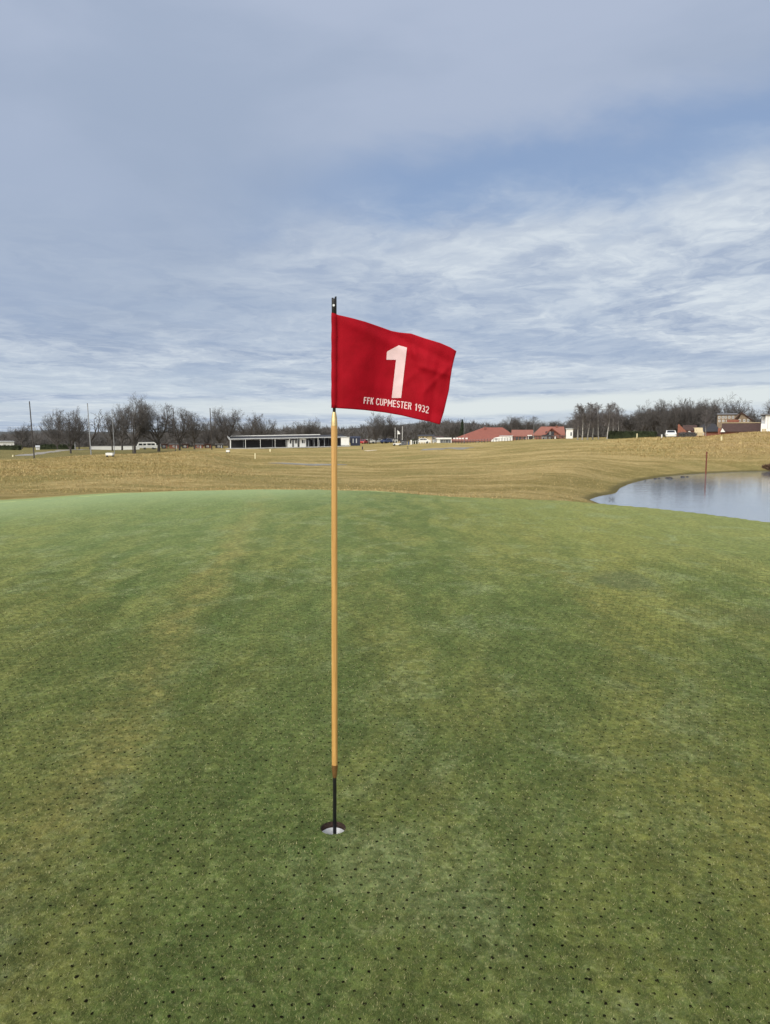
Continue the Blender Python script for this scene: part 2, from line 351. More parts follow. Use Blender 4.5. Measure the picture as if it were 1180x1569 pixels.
# blades of the green
bm_, nt = mat('turf_blades')
gc, P, X, Y, n3 = turf_color(nt)
rv = nd(nt, 'ShaderNodeAttribute', attribute_name='rnd').outputs['Fac']
c = MIX(nt, MR(nt, rv, 0, 1, 0, 1, False), MIX(nt, .35, gc, (.045, .075, .018)), MIX(nt, .30, MIX(nt, 0.22, gc, (.44, .42, .16)), (.28, .31, .10)))
c = MIX(nt, MR(nt, rv, .92, 1.0, 0, .9), c, (.52, .47, .26))
pb = nd(nt, 'ShaderNodeBsdfPrincipled', {'Base Color': c, 'Roughness': 0.7, 'Specular IOR Level': 0.08, 'Sheen Weight': .015, 'Sheen Roughness': .6, 'Sheen Tint': (1, .96, .55, 1)})
tr = nd(nt, 'ShaderNodeBsdfTranslucent', {0: c})
out(nt, nd(nt, 'ShaderNodeMixShader', {0: .25, 1: pb.outputs[0], 2: tr.outputs[0]}))

M = {}
M['soil'] = pbr('soil', (.085, .050, .036), .9, var=.3, scale=60, bump=.8, bscale=150)
M['pit'] = pbr('pit_soil', (.012, .011, .007), .95, var=.3, scale=90, spec=0.0)
M['liner'] = pbr('white_plastic', (.55, .57, .60), .4, var=.05, scale=20)
M['black'] = pbr('black_rod', (.012, .012, .014), .35, var=.2, scale=50)
M['brass'] = pbr('brass', (.72, .55, .27), .32, .85, var=.12, scale=40)
M['brass2'] = pbr('worn_brass', (.42, .22, .09), .4, .7, var=.2, scale=60)
M['steel'] = pbr('steel_ring', (.6, .62, .62), .35, .8)

# ------------------------------------------------------------------ ground mesh, rings around the hole
rr = [0.054, 0.0548, 0.056, 0.059]
while rr[-1] < 3200:
    g = 1.012 if rr[-1] < 130 else 1.03
    if rr[-1] < 3: g = 1.05
    rr.append(rr[-1] * g)
rr = np.array(rr)
th = np.concatenate([np.arange(-44, 44, .34), np.arange(44, 316, 2.0)]) * math.pi / 180
nr, na = len(rr), len(th)
gx = HX + rr[:, None] * np.sin(th)[None]; gy = HY + rr[:, None] * np.cos(th)[None]
gz, gs, gp = H(gx.ravel(), gy.ravel(), True)
gz = gz.reshape(nr, na)
gz[0] -= .004; gz[1] -= .0015; gz[2] -= .0004
co = np.stack([gx, gy, gz], -1).reshape(-1, 3)
i0 = (np.arange(nr - 1)[:, None] * na + np.arange(na)[None]); j = (np.arange(na) + 1) % na
i1 = (np.arange(nr - 1)[:, None] * na + j[None])
fc = np.stack([i0, i0 + na, i1 + na, i1], -1).reshape(-1, 4)
fc = fc[:, ::-1]
ins = (gs[fc].max(1) < .28)
def sub(mask, name, label):
    f = fc[mask]; used = np.unique(f); mp = np.full(len(co), -1); mp[used] = np.arange(len(used))
    me = npmesh(name, co[used], mp[f], True); attr(me, 'edge', gs[used]); attr(me, 'shore', gp[used])
    return tag(link(name, me, gm), label, kind='structure')
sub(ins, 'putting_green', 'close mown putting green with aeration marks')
sub(~ins, 'rough_ground', 'tan winter grass of the course around the green')

# water
wm, nt = mat('pond_water')
P = nd(nt, 'ShaderNodeNewGeometry').outputs['Position']
hgt = MA(nt, 'ADD', NZ(nt, SCL(nt, P, (.6, 1.6, 1)), 1.2, 4, .6), MA(nt, 'MULTIPLY', NZ(nt, P, 6, 2), .25))
bp = nd(nt, 'ShaderNodeBump', {'Height': hgt, 'Strength': .13, 'Distance': .05})
out(nt, nd(nt, 'ShaderNodeBsdfPrincipled', {'Base Color': (.17, .20, .24, 1), 'Roughness': .045, 'IOR': 1.5, 'Specular IOR Level': 1.0, 'Normal': bp.outputs[0]}))
cpp = PP.mean(0); po = [(cpp[0] + (x - cpp[0]) * 1.03, cpp[1] + (y - cpp[1]) * 1.03) for x, y in PP]
# a strip mesh so the concave outline fills cleanly
bmw = bmesh.new(); vv = [bmw.verts.new((x, y, WZ)) for x, y in po]; f_ = bmw.faces.new(vv); bmesh.ops.triangulate(bmw, faces=[f_]); bmesh.ops.recalc_face_normals(bmw, faces=bmw.faces[:])
if bmw.faces[:][0].normal.z < 0: bmesh.ops.reverse_faces(bmw, faces=bmw.faces[:])
me = bpy.data.meshes.new('pond_water'); bmw.to_mesh(me); bmw.free()
tag(link('pond_water', me, wm), 'still pond reflecting the sky', kind='structure')

# ------------------------------------------------------------------ mesh builder
class MB:
    def __init__(s): s.v = []; s.f = []; s.sm = []
    def add(s, vs, fs, smooth=False):
        b = len(s.v); s.v += [tuple(p) for p in vs]; s.f += [tuple(b + i for i in f) for f in fs]; s.sm += [smooth] * len(fs); return s
    def box(s, x0, x1, y0, y1, z0, z1):
        v = [(x, y, z) for z in (z0, z1) for y in (y0, y1) for x in (x0, x1)]
        return s.add(v, [(0, 2, 3, 1), (4, 5, 7, 6), (0, 1, 5, 4), (2, 6, 7, 3), (0, 4, 6, 2), (1, 3, 7, 5)])
    def lathe(s, prof, n=24, c=(0, 0), cap=True, smooth=True):
        v = []; f = []
        for r, z in prof:
            for k in range(n): a = 6.28318 * k / n; v.append((c[0] + r * math.cos(a), c[1] + r * math.sin(a), z))
        for i in range(len(prof) - 1):
            for k in range(n): a, b = i * n + k, i * n + (k + 1) % n; f.append((a, b, b + n, a + n))
        s.add(v, f, smooth)
        if cap: s.add([v[k] for k in range(n)][::-1], [tuple(range(n))]); s.add(v[-n:], [tuple(range(n))])
        return s
    def tube(s, p, q, r0, r1=None, n=6, smooth=True):
        p, q = Vector(p), Vector(q); r1 = r0 if r1 is None else r1; d = (q - p).normalized()
        a = d.orthogonal().normalized(); b = d.cross(a); v = []
        for c_, r in ((p, r0), (q, r1)):
            for k in range(n): t = 6.28318 * k / n; v.append(c_ + a * (r * math.cos(t)) + b * (r * math.sin(t)))
        s.add(v, [(k, (k + 1) % n, n + (k + 1) % n, n + k) for k in range(n)], smooth)
        s.add(v[:n][::-1], [tuple(range(n))]); s.add(v[n:], [tuple(range(n))]); return s
    def prism(s, prof, x0, x1):
        """prof: (y,z) loop extruded along x"""
        n = len(prof); v = [(x0, y, z) for y, z in prof] + [(x1, y, z) for y, z in prof]
        return s.add(v, [tuple(range(n)), tuple(range(2 * n - 1, n - 1, -1))] + [((k + 1) % n, k, n + k, n + (k + 1) % n) for k in range(n)])
    def build(s, name, m, parent=None, bevel=0):
        me = bpy.data.meshes.new(name); me.from_pydata(s.v, [], s.f); me.polygons.foreach_set('use_smooth', s.sm); me.update()
        b = bmesh.new(); b.from_mesh(me); bmesh.ops.recalc_face_normals(b, faces=b.faces[:]); b.to_mesh(me); b.free()
        return link(name, me, m, parent)
def empty(name, loc, label, cat, group=None, rz=0.0):
    o = bpy.data.objects.new(name, None); COL.objects.link(o); o.location = loc; o.rotation_euler = (0, 0, rz); o.empty_display_size = .3
    return tag(o, label, cat, group)

# ------------------------------------------------------------------ the hole
cup = empty('golf_cup', (HX, HY, 0), 'white plastic cup sunk in the hole at the foot of the flagstick', 'golf cup')
MB().lathe([(.0535, -.105), (.0535, -.031), (.0505, -.031), (.0505, -.100)], 48, cap=False).build('liner', M['liner'], cup)
MB().lathe([(.0495, -.104), (.0495, -.100), (.012, -.094), (.012, -.104)], 32, cap=False).build('base', M['liner'], cup)
ws = MB().lathe([(.0541, -.0040), (.0560, -.016), (.0552, -.024), (.0552, -.11), (.001, -.11)], 64, cap=False).build('hole_soil', M['soil'])
ws.location = (HX, HY, 0); tag(ws, 'bare soil ring cut around the hole', kind='structure')

# ------------------------------------------------------------------ flagstick
wood, nt = mat('varnished_wood')
tc = nd(nt, 'ShaderNodeTexCoord').outputs['Object']
g1 = NZ(nt, SCL(nt, tc, (60, 60, 1.6)), 2.0, 6, .65, .6); g2 = NZ(nt, SCL(nt, tc, (8, 8, 1.2)), 1.5, 3, .6)
c = MIX(nt, MR(nt, g1, .35, .65), (.46, .245, .07), (.62, .365, .12)); c = MIX(nt, MR(nt, g2, .4, .7, 0, .4), c, (.44, .20, .05))
out(nt, nd(nt, 'ShaderNodeBsdfPrincipled', {'Base Color': c, 'Roughness': .42, 'Coat Weight': .2, 'Coat Roughness': .25,
    'Normal': nd(nt, 'ShaderNodeBump', {'Height': g1, 'Strength': .15, 'Distance': .002})}))
SX, SY = Xat(512.8, HY - .004, 1272), HY - .004
stk = empty('flagstick', (SX, SY, -.095), 'wooden flagstick with brass ferrules and black rod standing in the hole', 'flagstick')
# upright, leaning very slightly so its top comes where the photo has it
topx = Xat(511.8, SY, 455); ztop = zat(455, SY)
stk.rotation_euler = (0, math.atan((topx - SX) / ztop), 0)
O = .095
zz = lambda py: zat(py, SY) + O
def rpx(w, py): return w / 2 / F * (SY * math.cos(PITCH) - (zat(py, SY) - CAMH) * math.sin(PITCH))
MB().lathe([(.004, .002), (rpx(5.6, 1250), .012), (rpx(5.6, 1200), zz(1186))], 20).build('lower_rod', M['black'], stk)
MB().lathe([(rpx(6.0, 1190), zz(1191)), (rpx(7.6, 1180), zz(1184)), (rpx(9.4, 1175), zz(1177)), (rpx(9.4, 1175), zz(1171.5))], 24).build('ferrule', M['brass2'], stk)
MB().lathe([(rpx(8.6, 1170), zz(1172.5)), (rpx(9.0, 1100), zz(1160)), (rpx(9.2, 900), zz(900)), (rpx(9.4, 700), zz(700)), (rpx(9.8, 652), zz(652.5))], 28).build('wooden_shaft', wood, stk)
MB().lathe([(rpx(9.9, 652), zz(652.8)), (rpx(9.9, 652), zz(650)), (rpx(8.4, 650), zz(640)), (rpx(6.2, 640), zz(633)), (rpx(5.6, 632), zz(631.5))], 28).build('ferrule', M['brass'], stk)
RT = rpx(7.8, 470)
MB().lathe([(rpx(4.6, 630), zz(634)), (rpx(4.8, 630), zz(622)), (RT * .8, zz(621)), (RT * .8, zz(483)), (RT, zz(481.5)), (RT, zz(458))], 28).build('upper_rod', M['black'], stk)
# notched top fitting: two jaws of unequal height and a steel rivet
jw = MB()
for a0, a1, z1 in ((-60, 80, zz(454.2)), (120, 245, zz(456.6))):
    n = 10; vs_ = []
    for r_ in (RT, RT * .55):
        for k in range(n + 1):
            a = R(a0 + (a1 - a0) * k / n)
            vs_ += [(r_ * math.cos(a), r_ * math.sin(a), zz(458.4)), (r_ * math.cos(a), r_ * math.sin(a), z1 - (.004 * (1 - math.cos(a)) if a0 < 0 else 0))]
    m_ = 2 * (n + 1); fs = []
    for k in range(n):
        a = 2 * k; fs += [(a, a + 2, a + 3, a + 1), (m_ + a + 2, m_ + a, m_ + a + 1, m_ + a + 3), (a + 1, a + 3, m_ + a + 3, m_ + a + 1)]
    fs += [(0, 1, m_ + 1, m_), (2 * n + 1, 2 * n, m_ + 2 * n, m_ + 2 * n + 1)]
    jw.add(vs_, fs, False)
jw.build('top_clip', M['black'], stk)
MB().tube((-.001, -RT + .001, zz(468.5)), (-.001, -RT - .002, zz(468.5)), .0046, n=16).build('rivet', M['steel'], stk)

# ------------------------------------------------------------------ flag
TOP = [(509, 480.5), (518, 482.4), (540, 487.5), (560, 493), (582, 500.5), (600, 507), (612, 509.3), (630, 511), (650, 518), (675, 525.5), (690, 532), (699.5, 538)]
BOT = [(508, 625), (518, 625.6), (540, 627), (560, 628.6), (590, 632.2), (615, 636.5), (640, 642.5), (660, 646.5), (674, 650.5)]
RIGHT = [(699.5, 538), (696, 550), (692.5, 566), (690, 582), (688, 598), (684, 615), (680, 632), (674, 650.5)]
def pl(P, t):
    P = np.array(P, float); s = np.concatenate([[0], np.cumsum(np.hypot(*np.diff(P, axis=0).T))]); t = t * s[-1]
    return np.array([np.interp(t, s, P[:, 0]), np.interp(t, s, P[:, 1])])
def ridge(x, y, ax, ay, bx, by, w, amp):
    ex, ey = bx - ax, by - ay; L2 = ex * ex + ey * ey; t = ((x - ax) * ex + (y - ay) * ey) / L2
    d = ((x - ax) * ey - (y - ay) * ex) / math.sqrt(L2)
    return amp * math.exp(-(d / w) ** 2) * math.exp(-max(0, abs(t - .5) - .35) ** 2 * 18)
def flagY(px, py):
    t = (px - 512) / 190.0
    y = SY + .045 * math.sin(t * 3.0 + .2) * t - .004
    y += .024 * math.sin(t * 7.5 - 1.6 + (py - 560) * .006) * min(1, max(0, t) * 3)
    y += ridge(px, py, 518, 480, 519, 628, 3.0, .006)
    y += ridge(px, py, 522, 488, 640, 545, 9, -.006) + ridge(px, py, 545, 488, 700, 560, 7, .005)
    y += ridge(px, py, 628, 510, 640, 560, 5, -.007) + ridge(px, py, 606, 508, 668, 600, 6, .004)
    y += ridge(px, py, 640, 560, 690, 575, 5, -.005) + ridge(px, py, 655, 540, 645, 640, 8, -.006) + ridge(px, py, 672, 560, 660, 645, 5, .006)
    y += ridge(px, py, 650, 600, 690, 560, 4, -.004) + ridge(px, py, 560, 600, 690, 640, 8, .003) + ridge(px, py, 615, 590, 650, 560, 5, -.0035)
    y += ridge(px, py, 530, 600, 585, 510, 14, -.005) + ridge(px, py, 695, 545, 688, 612, 3.5, -.004)
    y += .0007 * math.sin(px * .35 + py * .12) * min(1, max(0, t)) 
    return y
def fpt(px, py, off=0.0): return at(px, py, flagY(px, py) - off)
flagcloth, nt = mat('red_cloth')
tc = nd(nt, 'ShaderNodeTexCoord').outputs['Object']
w1 = NZ(nt, SCL(nt, tc, (1, 1, 1)), 9, 4, .6); wv = NZ(nt, SCL(nt, tc, (900, 900, 300)), 1, 2, .5)
c = MIX(nt, MR(nt, w1, .35, .65), (.33, .0025, .011), (.40, .0035, .015))
pb = nd(nt, 'ShaderNodeBsdfPrincipled', {'Base Color': c, 'Roughness': .72, 'Specular IOR Level': .12, 'Sheen Weight': .04, 'Normal': nd(nt, 'ShaderNodeBump', {'Height': MA(nt, 'ADD', MA(nt, 'MULTIPLY', wv, .03), NZ(nt, tc, 28, 3, .5)), 'Strength': .25, 'Distance': .006})})
tr = nd(nt, 'ShaderNodeBsdfTranslucent', {0: (.60, .004, .016, 1)})
out(nt, nd(nt, 'ShaderNodeMixShader', {0: .22, 1: pb.outputs[0], 2: tr.outputs[0]}))
M['print'] = pbr('white_print', (.72, .52, .53), .6, var=.04, scale=30)
flag = empty('flag', at(512, 555, SY), 'red golf flag marked 1 and FFK CUPMESTER 1932 flying from the flagstick', 'flag')
fo = Vector(flag.location)
NU, NV = 90, 60; vs_ = []; fs = []
for i in range(NU + 1):
    a = i / NU; tp = pl(TOP, a); bt = pl(BOT, a)
    for k in range(NV + 1):
        b = k / NV; p = tp * (1 - b) + bt * b
        rt = pl(RIGHT, b); dr = rt - (np.array(TOP[-1]) * (1 - b) + np.array(BOT[-1]) * b)
        p = p + dr * a ** 3
        px = max(p[0], 512.0); vs_.append(fpt(px, p[1]) - fo)
for i in range(NU):
    for k in range(NV): q = i * (NV + 1) + k; fs.append((q, q + 1, q + NV + 2, q + NV + 1))
cl = MB().add(vs_, fs, True).build('cloth', flagcloth, flag)
sm = cl.modifiers.new('thick', 'SOLIDIFY'); sm.thickness = .0012; sm.offset = 0
# sleeve wrapped round the rod
slv = MB(); n = 28; vs_ = []; fs = []; rows = 24
for k in range(rows + 1):
    py = 480.6 + (625.0 - 480.6) * k / rows
    pc = at(512.2 - .3 * k / rows, py, SY); rad = RT * 1.10 + .0006 * math.sin(k * 1.3)
    for i in range(n):
        a = 6.28318 * i / n; rx = rad * (1 + .12 * max(0, math.cos(a)))
        vs_.append(pc - fo + Vector((rx * math.cos(a) + (-.0004), rad * math.sin(a), -.003 * math.cos(a) if k == 0 else 0)))
for k in range(rows):
    for i in range(n): a, b = k * n + i, k * n + (i + 1) % n; fs.append((a, b, b + n, a + n))
sv = slv.add(vs_, fs, True).build('sleeve', flagcloth, flag); sm = sv.modifiers.new('thick', 'SOLIDIFY'); sm.thickness = .001
# number 1
mb = MB(); rowsl = []
LFT = [(529.1, 611.2), (538.6, 592.9), (551.2, 592.3), (551.21, 606.9), (608.8, 600.4), (610, 600.5)]
RGT = [(529.1, 611.2), (532.5, 623.6), (610.0, 614.6)]
ys = list(np.linspace(529.1, 551.2, 14)) + list(np.linspace(551.25, 609.8, 34)); L = 6; vs_ = []; fs = []
for y in ys:
    a = np.interp(y, [p[0] for p in LFT], [p[1] for p in LFT]); b = np.interp(y, [p[0] for p in RGT], [p[1] for p in RGT])
    for i in range(L + 1): x = a + (b - a) * i / L; vs_.append(fpt(x, y, .0014) - fo)
for k in range(len(ys) - 1):
    if k == 13: continue
    for i in range(L): q = k * (L + 1) + i; fs.append((q, q + L + 1, q + L + 2, q + 1))
mb.add(vs_, fs, True).build('number_one', M['print'], flag)
# lettering in condensed strokes; unit cell x 0..1, y 0..1
def arc(cx, cy, rx, ry, a0, a1, n=7): return [(cx + rx * math.cos(R(a0 + (a1 - a0) * i / n)), cy + ry * math.sin(R(a0 + (a1 - a0) * i / n))) for i in range(n + 1)]
GL = {
 'F': [[(.12, 0), (.12, 1)], [(.12, .92), (.95, .92)], [(.12, .52), (.82, .52)]],
 'K': [[(.12, 0), (.12, 1)], [(.95, 1), (.2, .42)], [(.42, .55), (.98, 0)]],
 'C': [arc(.5, .72, .4, .22, 10, 180) + arc(.5, .28, .4, .22, 180, 350)],
 'U': [[(.12, 1), (.12, .3)] + arc(.5, .28, .38, .22, 180, 360) + [(.88, 1)]],
 'P': [[(.12, 0), (.12, 1)], [(.12, .93), (.5, .93)] + arc(.52, .70, .38, .23, 90, -90) + [(.12, .47)]],
 'M': [[(.10, 0), (.10, 1)], [(.10, .98), (.5, .35)], [(.5, .35), (.90, .98)], [(.90, 1), (.90, 0)]],
 'E': [[(.12, 0), (.12, 1)], [(.12, .93), (.95, .93)], [(.12, .52), (.85, .52)], [(.12, .07), (.95, .07)]],
 'S': [arc(.5, .73, .37, .20, 20, 260, 9) + arc(.5, .28, .39, .21, 90, -160, 9)],
 'T': [[(.5, 0), (.5, .96)], [(0, .93), (1, .93)]],
 'R': [[(.12, 0), (.12, 1)], [(.12, .93), (.5, .93)] + arc(.52, .72, .36, .21, 90, -90) + [(.12, .51)], [(.55, .5), (.95, 0)]],
 '1': [[(.15, .72), (.55, .97)], [(.6, 0), (.6, 1)]],
 '9': [arc(.5, .70, .38, .23, 0, 360, 12), [(.88, .72), (.85, .45), (.45, 0)]],
 '3': [arc(.45, .73, .38, .20, 150, -90, 8), arc(.45, .28, .42, .22, 90, -150, 8)],
 '2': [arc(.5, .72, .38, .22, 170, -20, 8) + [(.1, .07)], [(.08, .07), (.95, .07)]]}
BL = [(556, 618.3), (576, 620.3), (603, 623.6), (630, 627.6), (645, 630.8), (657, 633.8)]
def tpx(x, yv): return (x + yv * 1.0, np.interp(x, [p[0] for p in BL], [p[1] for p in BL]) - yv * (10.3 + .5 * (x - 557) / 100))
def text(chars, x0, x1, gap=1.15, wM=1.45):
    ws_ = [wM if ch == 'M' else (.85 if ch == '1' else 1) for ch in chars]
    unit = (x1 - x0 - gap * (len(chars) - 1)) / sum(ws_); x = x0; mb = MB(); kk = 0
    for ch, w in zip(chars, ws_):
        for st in GL[ch]:
            pts = [np.array(p) for p in st]; kk += 1; q = []
            for a, b in zip(pts[:-1], pts[1:]):
                m_ = max(1, int(np.hypot((b - a)[0] * 5, (b - a)[1] * 10) / 2.5))
                q += [a + (b - a) * t / m_ for t in range(m_)]
            q.append(pts[-1]); P2 = [np.array(tpx(x + p[0] * unit * w, p[1])) for p in q]; vs_ = []; fs = []
            for i, p in enumerate(P2):
                d = P2[min(i + 1, len(P2) - 1)] - P2[max(i - 1, 0)]; d = d / (np.hypot(*d) + 1e-9); nn = np.array([-d[1], d[0]]) * .72
                for sgn_ in (-1, 1): e = p + nn * sgn_; vs_.append(fpt(e[0], e[1], .0014 + .00004 * (kk % 5)) - fo)
            for i in range(len(P2) - 1): a = 2 * i; fs.append((a, a + 1, a + 3, a + 2))
            mb.add(vs_, fs, True)
        x += unit * w + gap
    return mb
t1 = text('FFK', 557.2, 571.6); t2 = text('CUPMESTER', 576.2, 629.8); t3 = text('1932', 635.2, 656.6)
for t in (t2, t3): t1.add(t.v, t.f, True)
t1.build('lettering', M['print'], flag)

# ------------------------------------------------------------------ aeration pits and grass blades
rg = np.random.RandomState(11)
pits = []
lane = 0
for k in range(-6, 9):                       # machine passes, each with its own phase
    xo = k * 0.70 + .12; ph = rg.uniform(0, .05); an = R(-4 + rg.uniform(-2.2, 2.2)); sgk = 0
    for j_ in range(0, 175):
        y = 1.2 + j_ * .048 + ph
        for i_ in range(13):
            x = xo + (i_ - 6) * .054 + (j_ % 2) * .027 + math.tan(an) * (y - 3) - .06 * (y - 3)
            if rg.rand() < .04: continue
            pits.append((x + rg.normal(0, .0026), y + rg.normal(0, .0028) + .012 * math.sin(x * 3 + k), rg.uniform(.0029, .0062)))
pits = np.array(pits)
pits = pits[(np.abs(pits[:, 0]) < pits[:, 1] * .6 + .4) & (np.hypot(pits[:, 0] - HX, pits[:, 1] - HY) > .065)]
pits = pits[rg.rand(len(pits)) < np.clip(2.0 - pits[:, 1] / 7.0, 0.45, 1)]
K = 7; a = np.arange(K) * 6.2832 / K
rad = pits[:, 2:3] * rg.uniform(.65, 1.35, (len(pits), K))
px_ = pits[:, 0:1] + rad * np.cos(a); py_ = pits[:, 1:2] + rad * np.sin(a) * rg.uniform(.8, 1.3, (len(pits), 1))
pz_ = H(px_.ravel(), py_.ravel()) + .0012
co_ = np.stack([px_.ravel(), py_.ravel(), pz_], -1); fcs = np.arange(len(pits) * K).reshape(-1, K)
tag(link('aeration_holes', npmesh('aeration_holes', co_, fcs), M['pit']), 'rows of small dark aeration holes punched in the green', 'aeration holes', kind='stuff')

NB = 760000
Y0, Y1, e = 1.55, 10.5, -.25
t = rg.rand(NB); by = (Y0 ** e + t * (Y1 ** e - Y0 ** e)) ** (1 / e)
bx = rg.uniform(-1, 1, NB) * (by * .585 + .25)
# keep blades off the pits: grid lookup
cell = .02; key = lambda x, y: np.floor(x / cell).astype(int) * 100003 + np.floor(y / cell).astype(int)
from collections import defaultdict
ok = (np.hypot(bx - HX, by - HY) > .0575) & (rg.rand(NB) < np.clip((10.5 - by) / 6.0, 0, 1) ** .8)
grid = defaultdict(list)
for i, (x, y) in enumerate(zip(pits[:, 0], pits[:, 1])):
    for dx in (-1, 0, 1):
        for dy in (-1, 0, 1): grid[int(math.floor(x / cell) + dx) * 100003 + int(math.floor(y / cell) + dy)].append(i)
kb = key(bx, by); order = np.argsort(kb); ks = kb[order]; pcl = rg.uniform(.7, 1.2, len(pits)) * np.clip(pits[:, 1] / 4.0, 1, 1.5)
for kk, lst in grid.items():
    a0 = np.searchsorted(ks, kk); a1 = np.searchsorted(ks, kk + 1)
    if a1 > a0:
        idx = order[a0:a1]
        for i in lst:
            ok[idx] &= np.hypot(bx[idx] - pits[i, 0], by[idx] - pits[i, 1]) > pits[i, 2] * pcl[i]
bx = bx[ok]; by = by[ok]; n = len(bx)
sc_ = (by / 2.0) ** .75
wd_ = rg.uniform(.0006, .0012, n) * sc_; ln = rg.uniform(.004, .010, n) * sc_ ** .6; ht = rg.uniform(.0025, .0065, n) * sc_ ** .3
a = rg.uniform(0, 6.2832, n); lx = np.cos(a); ly = np.sin(a); sx_ = -ly; sy_ = lx
bz = H(bx, by)
A = np.stack([bx - sx_ * wd_, by - sy_ * wd_, bz - .0005], -1); B = np.stack([bx + sx_ * wd_, by + sy_ * wd_, bz - .0005], -1)
C = np.stack([bx + lx * ln + sx_ * wd_ * .35, by + ly * ln + sy_ * wd_ * .35, bz + ht], -1)
co_ = np.stack([A, B, C], 1).reshape(-1, 3)
me = npmesh('green_grass', co_, np.arange(3 * n).reshape(-1, 3))
attr(me, 'rnd', np.repeat(rg.rand(n), 3))
tag(link('green_grass', me, bm_), 'short mown grass blades of the putting green', 'grass', kind='stuff')

# ------------------------------------------------------------------ more materials
M['bark'] = pbr('bark', (.085, .074, .068), .9, var=.2, scale=1.5)
M['twig'] = pbr('twigs', (.118, .108, .104), .9, var=.15, scale=.8)
M['birch'] = pbr('birch_bark', (.50, .48, .45), .8, var=.35, scale=3, stretch=(1, 1, 4))
M['birchtwig'] = pbr('birch_twigs', (.170, .153, .152), .9, var=.15, scale=.8)
M['evergreen'] = pbr('evergreen', (.035, .055, .026), .9, var=.25, scale=2)
M['hedge'] = pbr('hedge_leaves', (.040, .055, .022), .9, var=.25, scale=1.2)
M['scrub'] = pbr('scrub', (.105, .096, .092), .95, var=.22, scale=.15, c2=(.066, .064, .066))
M['white'] = pbr('white_paint', (.78, .78, .76), .5, var=.04, scale=1)
M['greyw'] = pbr('grey_paint', (.48, .50, .53), .55, var=.06, scale=1)
M['glass'] = pbr('dark_glass', (.03, .035, .045), .08, var=.1, scale=1)
M['dark'] = pbr('dark_cladding', (.035, .034, .040), .7, var=.15, scale=3)
M['navy'] = pbr('navy_steel', (.012, .018, .050), .45, var=.1, scale=2)
M['brick'] = pbr('red_brick', (.27, .105, .070), .85, var=.16, scale=4)
M['tile'] = pbr('red_tiles', (.27, .088, .062), .8, var=.12, scale=1.6, stretch=(1, 1, 5), bump=.3)
M['tile2'] = pbr('pale_red_tiles', (.29, .115, .082), .8, var=.12, scale=2, stretch=(1, 1, 5), bump=.3)
M['darktile'] = pbr('dark_brown_tiles', (.075, .038, .030), .85, var=.18, scale=2, stretch=(1, 1, 4))
M['greyroof'] = pbr('grey_roof', (.16, .16, .17), .8, var=.1, scale=2)
M['beige'] = pbr('beige_render', (.52, .43, .27), .85, var=.08, scale=1)
M['brush'] = pbr('brown_brush', (.16, .095, .055), .95, var=.3, scale=3)
M['yellow'] = pbr('yellow_brick', (.26, .20, .14), .85, var=.15, scale=2)
M['tyre'] = pbr('tyre', (.02, .02, .02), .8)
M['rust'] = pbr('rusty_steel', (.20, .062, .032), .8, var=.25, scale=8)
M['silver'] = pbr('silver_paint', (.48, .50, .52), .3, .3, var=.03)
M['bluep'] = pbr('blue_paint', (.05, .08, .20), .3, var=.03)
M['redp'] = pbr('red_paint', (.35, .03, .03), .3, var=.03)
M['polewood'] = pbr('dark_pole', (.060, .052, .048), .8, var=.2, scale=4)
M['polegrey'] = pbr('galvanised_pole', (.30, .31, .33), .55, .3, var=.1)
M['gravel'] = pbr('gravel', (.30, .28, .25), .95, var=.15, scale=3, bump=.4)
M['sand'] = pbr('grey_sand', (.28, .265, .22), .95, var=.2, scale=1.2)
M['pale'] = pbr('pale_wear', (.62, .53, .38), .95, var=.12, scale=1.2)
M['stone'] = pbr('wet_stone', (.045, .035, .03), .6, var=.3, scale=6)
M['yellowp'] = pbr('yellow_stake', (.75, .68, .42), .6, var=.04)
M['slab'] = pbr('concrete', (.45, .45, .43), .85, var=.1, scale=1)

# ------------------------------------------------------------------ trees
def grow(segs, rnd, p, d, L, r, lev, P, nmax):
    ns = P['ns'][lev]; p = Vector(p); d = Vector(d).normalized(); st = L / ns; pts = [p.copy()]; rs = [r]
    for i in range(ns):
        wob = Vector((rnd.gauss(0, 1), rnd.gauss(0, 1), rnd.gauss(0, 1))) * P['wob'][lev]
        d = (d + wob + Vector((0, 0, P['up'][lev]))).normalized()
        q = p + d * st
        if 'env' in P and lev > 0:       # light limits growth to a rounded crown
            rw, zc_, rz_, f1, f2, f3 = P['env']; a_ = math.atan2(q.y, q.x); e_ = math.atan2(q.z - zc_, math.hypot(q.x, q.y))
            lim = 1 + .07 * math.sin(3 * a_ + f1) + .07 * math.sin(5 * e_ + 2 * a_ + f2) + .05 * math.sin(9 * e_ + 5 * a_ + f3) + rnd.gauss(0, .06)
            if math.sqrt((q.x ** 2 + q.y ** 2) / rw ** 2 + ((q.z - zc_) / rz_) ** 2) > lim: return
        pass; r2 = max(r * (1 - (i + 1) / ns * P['tap'][lev]), P['rmin'])
        segs.append((p.copy(), q.copy(), rs[-1], r2, lev)); p = q; pts.append(p.copy()); rs.append(r2)
        if lev < nmax and (i + 1) / ns > P['start'][lev]:
            nc = P['nc'][lev]
            for c in range(nc if rnd.random() < .85 else nc - 1):
                a = rnd.uniform(0, 6.283); ang = rnd.gauss(P['ang'][lev], .15)
                o = d.orthogonal().normalized(); o.rotate(__import__('mathutils').Quaternion(d, a))
                dd = d * math.cos(ang) + o * math.sin(ang)
                frac = 1 - (i / ns) * P['short'][lev]
                grow(segs, rnd, p, dd, L * P['rl'][lev] * frac * rnd.uniform(.75, 1.2), max(r2 * P['rr'], P['rmin']), lev + 1, P, nmax)
